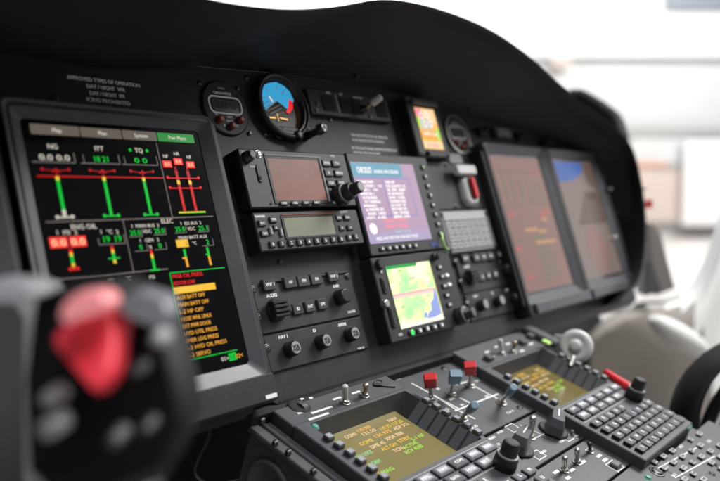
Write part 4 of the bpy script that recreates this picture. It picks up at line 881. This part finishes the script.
toggle('tiny black toggle against the side of the far keyboard unit', 590, 452, Mz, (589, 443), 13, 1.8, 'black')
toggle('small black toggle at the bottom of the selector panel beside the double knob', 527, 473, Mz, (528, 466), 10, 2.4, 'black')
# panel 4
E4 = Thing('lighting_control_panel', 'corner panel crowded with rows of small white labels', 'control panel', PED, (430, -300, B0))
E4.p('face_plate', MB().slab(200, -460, 345, -227, B0 - 8, Mz, 'pedestal', r=1, ch=.6).slab(346, -460, 540, -242, B0 - 8, Mz, 'pedestal', r=1, ch=.6))
b = MB()
for r_ in range(7):
    for c_ in range(6):
        px0 = 655 + c_ * 9 + r_ * 10.0; py0 = 461 - c_ * 5.6 + r_ * 5.8
        if c_ in (2,) and r_ > 2: continue
        x, y = qq(px0, py0, Mz + 3)
        w_ = 5.5 if (r_ + c_) % 4 else 4
        if (r_ * 5 + c_) % 7 == 3: b.text(random.choice(('LDG LT', 'PITOT')), x, y, 3.4, zl, 'legend', w=10)
        else: E4.p('key', MB().slab(x - w_, y - 3, x + w_, y + 3, Mz, Mz + 3, 'cell', r=1, ch=.8, side='black').text(random.choice(('LDG', 'HTR', 'W/S', 'CAB', 'NAV')), x, y, 2.6, Mz + 3.1, 'unit', w=6.5))
ql((658, 468), (702, 445), 1.2); ql((675, 478), (715, 456), 1.2)
E4.p('legend_text', b)
x, y = qq(648, 478, Mz); E4.p('green_lamp', MB().rod((x, y, Mz), (x, y, Mz + 2), 4, 3, 'teal', rnd=1))
x, y = qq(657, 472, Mz); screw(E4, x, y, Mz, 6)
for r_ in range(2):
    x, y = qq(712 + r_ * 6, 474 - r_ * 8, Mz); screw(E4, x, y, Mz, 3)
# white friction knob
x, y = 537, -56
H_ = Thing('friction_knob', 'big round cream knob sticking up behind the far keyboard unit', 'knob', PED, (x, y, 0))
c0 = Vector((*qq(576, 346, 12), 12)); ax = (PED.inverted().to_3x3() @ (-ray(576, 346))).normalized(); ax = (ax + Vector((-.35, 0, .1))).normalized()
b = MB().lathe(c0 - ax * 10, ax, [(0, 8), (2, 19), (5, 21.5), (13, 21.5), (16, 20.3), (18, 17.5), (18.2, 13), (16, 11.5), (16.5, 8.5), (22, 7.5), (24, 5), (24, 1)], 'foam_grey', n=48)
H_.p('knob', b); H_.p('shaft', MB().rod(c0 - ax * 60, c0 - ax * 9, 6, 6, 'black')); H_.p('lock_screw', MB().rod(c0 + Vector((-36, -14, -16)), c0 + Vector((-25, -10, -6)), 5, 4, 'metal', rnd=2))
# rail with green light on far edge
J = Thing('indicator_rail', 'short grey rail with a glowing green light beside the cream knob', 'indicator', PED, (494, -20, 0))
J.p('rail', MB().slab(488, -48, 508, 4, -1, 8, 'pedestal', r=3, ch=2)); x, y = qq(546.5, 342, 9); J.p('green_lamp', MB().slab(x - 5, y - 6, x + 5, y + 6, 8, 10.5, 'lime', r=2, ch=1)); J.p('coupling', MB().rod((512, -34, 2), (524, -52, 6), 9, 8, 'black', rnd=2))
# red lever
a0 = Vector((*qq(604, 371, 4), 4)); a1 = Vector((*qq(630, 389, 2), 2))
J = Thing('red_lever', 'red handle lying behind the double knob of the far keyboard', 'handle', PED, tuple(a1)); J.p('grip', MB().rod(a1, a0, 7, 4.5, 'red', rnd=4, n=20)); J.p('collar', MB().rod(a1 + (a1 - a0) * .25, a1, 6, 6, 'black'))
# cable
cs = curve([Vector((*qq(577, 356, -10), -10)), Vector((*qq(585, 362, -15), -15)), Vector((*qq(587, 372, -30), -30)), Vector((*qq(583, 385, -60), -60))], 20); b = MB()
for i in range(19): b.rod(cs[i], cs[i + 1], 1.6, 1.6, 'black', n=8)
single('cable', b, 'thin black cable hanging below the cream knob', 'cable', PED, tuple(cs[0]))
# cable under the left display
pts = [Vector((*hit(x_, y_, PAN, -60), -60)) for x_, y_ in ((211, 422), (208, 440), (199, 458), (195, 472), (202, 481), (216, 484), (240, 480))]
cs = curve(pts, 40); b = MB()
for i in range(39): b.rod(cs[i], cs[i + 1], 1.1, 1.1, 'knob_grey', n=8)
single('cable', b, 'thin black cable dangling under the big left display', 'cable', PAN, tuple(cs[0]))
# ================================================================== FOOTWELL (dark structure below the panel)
b = MB(); b.slab(-900, -900, 1900, -20, -330, -320, 'void')
single('footwell_bulkhead', b, None, None, PAN, (300, -400, -325), kind='structure')
b = MB(); b.slab(-900, -300, 1390, 300, -345, -335, 'void'); single('bulkhead_wall', b, None, None, PAN, (300, 0, -340), kind='structure')
# ================================================================== RIGHT SIDE: door trim, pillar, seat
def patch(cols, m, thick=25, rows=lambda i: (0, 13)):
    """surface through a grid of (px, py, dist) columns, given thickness away from the viewer"""
    g_ = [curve([han(*p) for p in c_], 14) for c_ in cols]; n1, n2 = len(g_), 14
    b = MB(); vs = [tuple(p) for c_ in g_ for p in c_]; vb = [(p[0], p[1] + thick, p[2]) for p in vs]; N1 = len(vs)
    fs = [(i * n2 + j, i * n2 + j + 1, (i + 1) * n2 + j + 1, (i + 1) * n2 + j) for i in range(n1 - 1) for j in range(*rows(i))]
    b.add(vs + vb, fs + [tuple(N1 + k for k in f_[::-1]) for f_ in fs] + [(i * n2, (i + 1) * n2, N1 + (i + 1) * n2, N1 + i * n2) for i in range(n1 - 1)], m, True)
    return b, g_
topl = [(592, 336), (604, 324), (625, 311), (645, 304), (665, 303), (682, 298), (696, 285), (706, 266), (716, 240), (730, 200), (760, 120)]
cols = []
for x_, y_ in topl:
    d0 = 1.75 + max(0, x_ - 600) * .0012
    f_ = min(1, max(0, (x_ - 600) / 75))
    cols.append([(x_, y_, d0), (x_, y_ + 8, d0 - .05), (x_ - 2, y_ + 50 - 20 * (1 - f_), d0 - .10 * f_), (x_ - 3, y_ + 120, d0 + .10 - .16 * f_), (x_ - 4, y_ + 230, d0 + .22 - .34 * f_)])
DT = Thing('door_trim', 'cream moulded side trim sweeping up past the right end of panel', 'trim panel', HAN, tuple(han(680, 360, 1.7)))
SPLIT = [0, 1, 1, 2, 3, 4, 7, 10, 12, 13]  # one trim surface split by colour: lit rows above, shaded rows below
b, gg = patch(cols, 'trim_shaded', 25, lambda i: (SPLIT[i], 13)); DT.p('trim_panel', b)
b, _g = patch(cols, 'trim_white_lit', 25, lambda i: (0, SPLIT[i]))
DT.p('upper_trim_lit', b, label='upper trim painted white as if brightly lit, sweeping up to the right')
b = MB(); rim = [c_[0] for c_ in gg]; rim = curve(rim, 50)
for i in range(49): b.rod(rim[i], rim[i + 1], 7, 7, 'trim_grey', n=10)
DT.p('edge_seal', b)
b = MB(); sill = curve([p + Vector((0, -14, -16)) for p in rim[10:46:5]], 40)
for i in range(39): b.rod(sill[i], sill[i + 1], 12, 12, 'trim_white_lit', n=10)
DT.p('sill_band', b)
b = MB()
c1 = han(679, 336, 1.56); rings = []
for k in range(11):
    t = -1 + k * .2; w = max(.05, math.sqrt(1 - t * t * .98)); cc = c1 + Vector((t * 66, 0, -t * 34)); rings.append([tuple(cc + Vector((0, math.cos(a_) * 40 * w, math.sin(a_) * 30 * w))) for a_ in [2 * math.pi * i / 16 for i in range(16)]])
b.loft(rings, 'arm_white', smooth=True); DT.p('armrest', b, label='rounded white armrest', subsurf=1)
b = MB(); q = [han(650, 222, 1.85), han(660, 232, 1.85), han(675, 288, 1.8), han(655, 296, 1.8)]
b.loft([[tuple(p) for p in q], [tuple(p + Vector((0, 60, 0))) for p in q]], 'pillar')
single('door_pillar', b, 'short slanted grey brown pillar just right of the glareshield end', 'pillar', HAN, tuple(q[3]), bevel=6)
b = MB(); q = [han(644, 262, 1.78), han(652, 262, 1.78), han(662, 292, 1.75), (han(644, 296, 1.75))]
b.loft([[tuple(p) for p in q], [tuple(p + Vector((0, 50, 0))) for p in q]], 'black')
single('hinge_bracket', b, 'small black bracket at the foot of the slanted pillar', 'bracket', HAN, tuple(q[3]), bevel=4)
b = MB(); q = [pp(555, 306, -30), pp(600, 296, -30), pp(636, 300, -30), pp(632, 309, -30), pp(560, 318, -30)]
b.loft([[(x_, y_, -60) for x_, y_ in q][::-1], [(x_, y_, -30) for x_, y_ in q][::-1]], 'foam_grey')
single('duct_cover', b, 'pale wedge shaped cover under the rightmost display', 'cover', PAN, (q[0][0], q[0][1], -45), bevel=3)
b = MB(); q = [(626, 198, .5)]
e0 = han(642, 190, 1.45); b.rod(e0 + Vector((-20, 0, 0)), e0 + Vector((9, 0, 2)), 3.5, 2, 'black', rnd=1.5)
single('hinge_pin', b, 'tiny black pin poking out right of the glareshield', 'pin', HAN, tuple(e0))
b = MB(); e0 = han(648, 204, 1.6); b.slab(-7, -9, 7, 9, -6, 6, 'red', r=3, ch=2); b.v = [(v[0] + e0.x, v[2] + e0.y, v[1] + e0.z) for v in b.v]
single('red_tag', b, 'small red tag showing beside the right edge of glareshield', 'tag', HAN, tuple(e0))
# black curved bolster (seat side) lower right
pts = [(770, 330, 1.02), (725, 352, 1.0), (702, 372, .99), (689, 394, .98), (684, 420, .97), (690, 446, .96), (705, 470, .95), (740, 500, .94)]
cs = curve([han(*p) for p in pts], 50); b = MB(); rings = []
for q in cs: rings.append([tuple(q + Vector((math.cos(a_) * 15, math.sin(a_) * 34, math.cos(a_) * 6))) for a_ in [2 * math.pi * i / 18 for i in range(18)]])
b.loft(rings, 'leather', smooth=True)
ST = Thing('seat', 'black curved seat bolster at the lower right frame edge', 'seat', HAN, tuple(cs[30])); ST.p('bolster', b)
pts = [(790, 352, 1.05), (738, 380, 1.03), (718, 402, 1.02), (707, 425, 1.01), (703, 440, 1.0), (712, 470, .99)]
cs = curve([han(*p) for p in pts], 40); b = MB()
for i in range(39): b.rod(cs[i], cs[i + 1], 9, 9, 'leather', n=12)
ST.p('inner_tube', b)
b = MB()
for k in range(5):
    c_ = han(700 + k * 4, 437 + k * 2, .93); b.lathe(c_, (.8, 0, -.3), [(0, 9), (2, 10), (4, 9)], 'black', n=18)
c_ = han(722, 445, .93); b.lathe(c_, (.8, 0, -.3), [(0, 9), (20, 9)], 'red', n=18)
single('coiled_hose', b, 'ribbed black hose with red end at the right frame edge', 'hose', HAN, tuple(han(700, 437, .93)))
# ================================================================== FOREGROUND GRIP
def cm(px_, py_, d): 
    return HAN.inverted() @ (EYE + ray(px_, py_) * d) * 1000
GT = Thing('collective_grip', 'out of focus black control grip with red button at the lower left', 'control grip', HAN, tuple(cm(105, 480, .31)))
def solid(outline, d, thick, m, dtop=0, bevel=6, mb=None):
    """outline of photo points at depth d, extruded away from the camera; dtop tilts the top back"""
    ys = [p[1] for p in outline]; y0_, y1_ = min(ys), max(ys)
    A_ = [cm(x_, y_, d + dtop * (y1_ - y_) / (y1_ - y0_)) for x_, y_ in outline]
    cen = sum(A_, Vector()) / len(A_); back = [p + Vector((0, thick, 0)) for p in A_]
    mid = A_; front = [cen + (p - cen) * .86 + Vector((0, -3, 0)) for p in A_]
    b = mb or MB(); b.loft([[tuple(p) for p in back], [tuple(p) for p in mid], [tuple(p) for p in front]][::1], m, smooth=True); return b
GT.p('head', solid([(36, 300), (70, 285), (120, 284), (146, 300), (166, 330), (182, 385), (188, 430), (168, 476), (110, 500), (60, 500), (30, 470), (26, 380)], .31, 30, 'grip', .02))
GT.p('shoulder', solid([(118, 298), (140, 290), (166, 297), (172, 310), (168, 330), (140, 322), (120, 312)], .305, 14, 'grip_highlight', .012))  # lighter grey patch paints the highlight on the black grip
GT.p('guard_top_lit', solid([(60, 318), (64, 303), (76, 293), (98, 291), (108, 295), (112, 304), (106, 311), (80, 319), (68, 325)], .284, 12, 'red_top_lit', .012))  # pink paints the light on the red guard's top face
GT.p('red_button', solid([(54, 334), (64, 327), (80, 320), (112, 308), (119, 330), (114, 372), (106, 392), (97, 393), (73, 366), (55, 345)], .283, 16, 'red_soft', .03))
for x_, y_, r_, m in ((46, 401, 3.2, 'legend_dim'), (46, 431, 4.2, 'legend_dim'), (155, 342, 2.6, 'legend_dim'), (112, 443, 2.8, 'bezel'), (143, 432, 2.2, 'unit'), (133, 374, 2.2, 'unit')):
    c_ = cm(x_, y_, .29); GT.p('button', MB().rod(c_ + Vector((0, 14, 0)), c_, r_ + 1, r_, m, rnd=2, n=24))
GT.p('stem', solid([(70, 490), (140, 490), (150, 640), (80, 640)], .33, 40, 'grip'))
b = solid([(-60, 300), (-10, 290), (20, 290), (30, 304), (30, 330), (30, 480), (34, 640), (-60, 640)], .36, 50, 'box_grey', .03)
b2 = solid([(-60, 290), (-10, 281), (24, 282), (38, 291), (32, 300), (-60, 300)], .30, 20, 'box_top_lit', .01, mb=b)  # paler grey paints the box's top as brightly lit
single('control_box', b, 'blurred grey box behind the grip at the left frame edge', 'control box', HAN, tuple(cm(0, 480, .38)))
# ================================================================== HANGAR
def wq(x0, y0, x1, y1, d, m, name, label=None, cat=None, kind=None, t=150):
    a = han(x0, y1, d); c = han(x1, y0, d)
    b = MB(); b.slab(a.x, a.z, c.x, c.z, -t, 0, m); b.v = [(v[0], a.y - v[2], v[1]) for v in b.v]
    return single(name, b, label, cat, HAN, (a.x, a.y, a.z), kind=kind)
wd = 24
wq(380, -900, 1500, 246, wd, 'wall_grey', 'wall', kind='structure')
b = MB(); b.slab(-26000, -4000, 30000, 40000, -1500 - 60, -1500, 'hangar_floor'); single('floor', b, None, None, HAN, (0, 0, -1500), kind='structure')
wq(380, -700, 1400, 57, wd - .4, 'wall_white', 'wall', kind='structure')
wq(540, 128, 1300, 136, wd - .5, 'beam', 'crane_beam', 'long grey horizontal beam low on the hangar wall', 'beam')
wq(630, 137, 690, 163, wd - .4, 'wall_grey', 'wall_panel', 'pale panel left of the bright hangar door', 'wall panel')
wq(630, 162, 668, 166, wd - .6, 'orange_stripe', 'painted_board', 'thin orange board on the hangar wall', 'board')
wq(655, 162, 684, 168, wd - .55, 'beam', 'conduit', 'short grey conduit right of the orange board', 'conduit')
wq(630, 166, 684, 222, wd - .45, 'tan', 'cabinet', 'beige cabinet standing left of the bright hangar door', 'cabinet')
wq(683, 139, 760, 225, wd - .9, 'wall_white', 'hangar_door', 'bright white door standing in the hangar wall', 'door')
wq(668, -12, 780, 8, wd - .7, 'lamp_pane', 'window_frame', 'blue grey strip window high on the hangar wall', 'window')
wq(552, 57, 572, 66, wd - .6, 'tan', 'ledge', 'small beige ledge touching the glareshield edge', 'ledge')
# skylight seen as a pale sliver above the hood dip is the same hangar wall
# ================================================================== LIGHT
w = bpy.data.worlds.new('World'); bpy.context.scene.world = w; w.use_nodes = True; nt = w.node_tree; bg = nt.nodes['Background']
tc = nt.nodes.new('ShaderNodeTexCoord'); dp = nt.nodes.new('ShaderNodeVectorMath'); dp.operation = 'DOT_PRODUCT'
dv = Vector((.86, .38, .34)).normalized(); dp.inputs[1].default_value = dv
nt.links.new(tc.outputs['Generated'], dp.inputs[0])
mr = nt.nodes.new('ShaderNodeMapRange'); mr.interpolation_type = 'SMOOTHSTEP'
for k_, v_ in (('From Min', .42), ('From Max', .85), ('To Min', .10), ('To Max', 2.5)): mr.inputs[k_].default_value = v_
nt.links.new(dp.outputs['Value'], mr.inputs['Value']); nt.links.new(mr.outputs[0], bg.inputs['Strength'])
bg.inputs['Color'].default_value = (.97, .985, 1, 1)
def area(name, loc, target, size, power, col=(1, 1, 1)):
    l = bpy.data.lights.new(name, 'AREA'); l.shape = 'RECTANGLE'; l.size, l.size_y = size; l.energy = power; l.color = col
    o = bpy.data.objects.new(name, l); C.objects.link(o); o.location = loc
    o.rotation_euler = (Vector(target) - Vector(loc)).to_track_quat('-Z', 'Y').to_euler(); return o
tgt = EYE + Vector((.7, .4, -.2))
area('window_light', EYE + Vector((2.2, -.2, 1.6)), tgt, (.9, .9), 72, (1, .99, .97))
area('roof_light', EYE + Vector((.3, -.55, 1.9)), tgt, (1.4, .9), 34, (.96, .98, 1))
hf = HAN @ Vector((8, 12, 8)); area('hangar_fill', hf, HAN @ Vector((6, 24, 1)), (10, 6), 2500)  # unseen fill lamp added to brighten the hangar wall
# ================================================================== CAMERA
cd = bpy.data.cameras.new('camera'); co = bpy.data.objects.new('camera', cd); C.objects.link(co); co.matrix_world = CAM
cd.sensor_width = 36; cd.lens = 36 * FPX / 720; cd.clip_start = .02; cd.clip_end = 200
cd.dof.use_dof = True; cd.dof.focus_distance = .715; cd.dof.aperture_fstop = 3.0; cd.dof.aperture_blades = 9
sc = bpy.context.scene; sc.camera = co
sc.view_settings.view_transform = 'Standard'; sc.view_settings.look = 'None'; sc.view_settings.exposure = 0; sc.view_settings.gamma = 1
sc.cycles.use_denoising = True; sc.cycles.max_bounces = 6
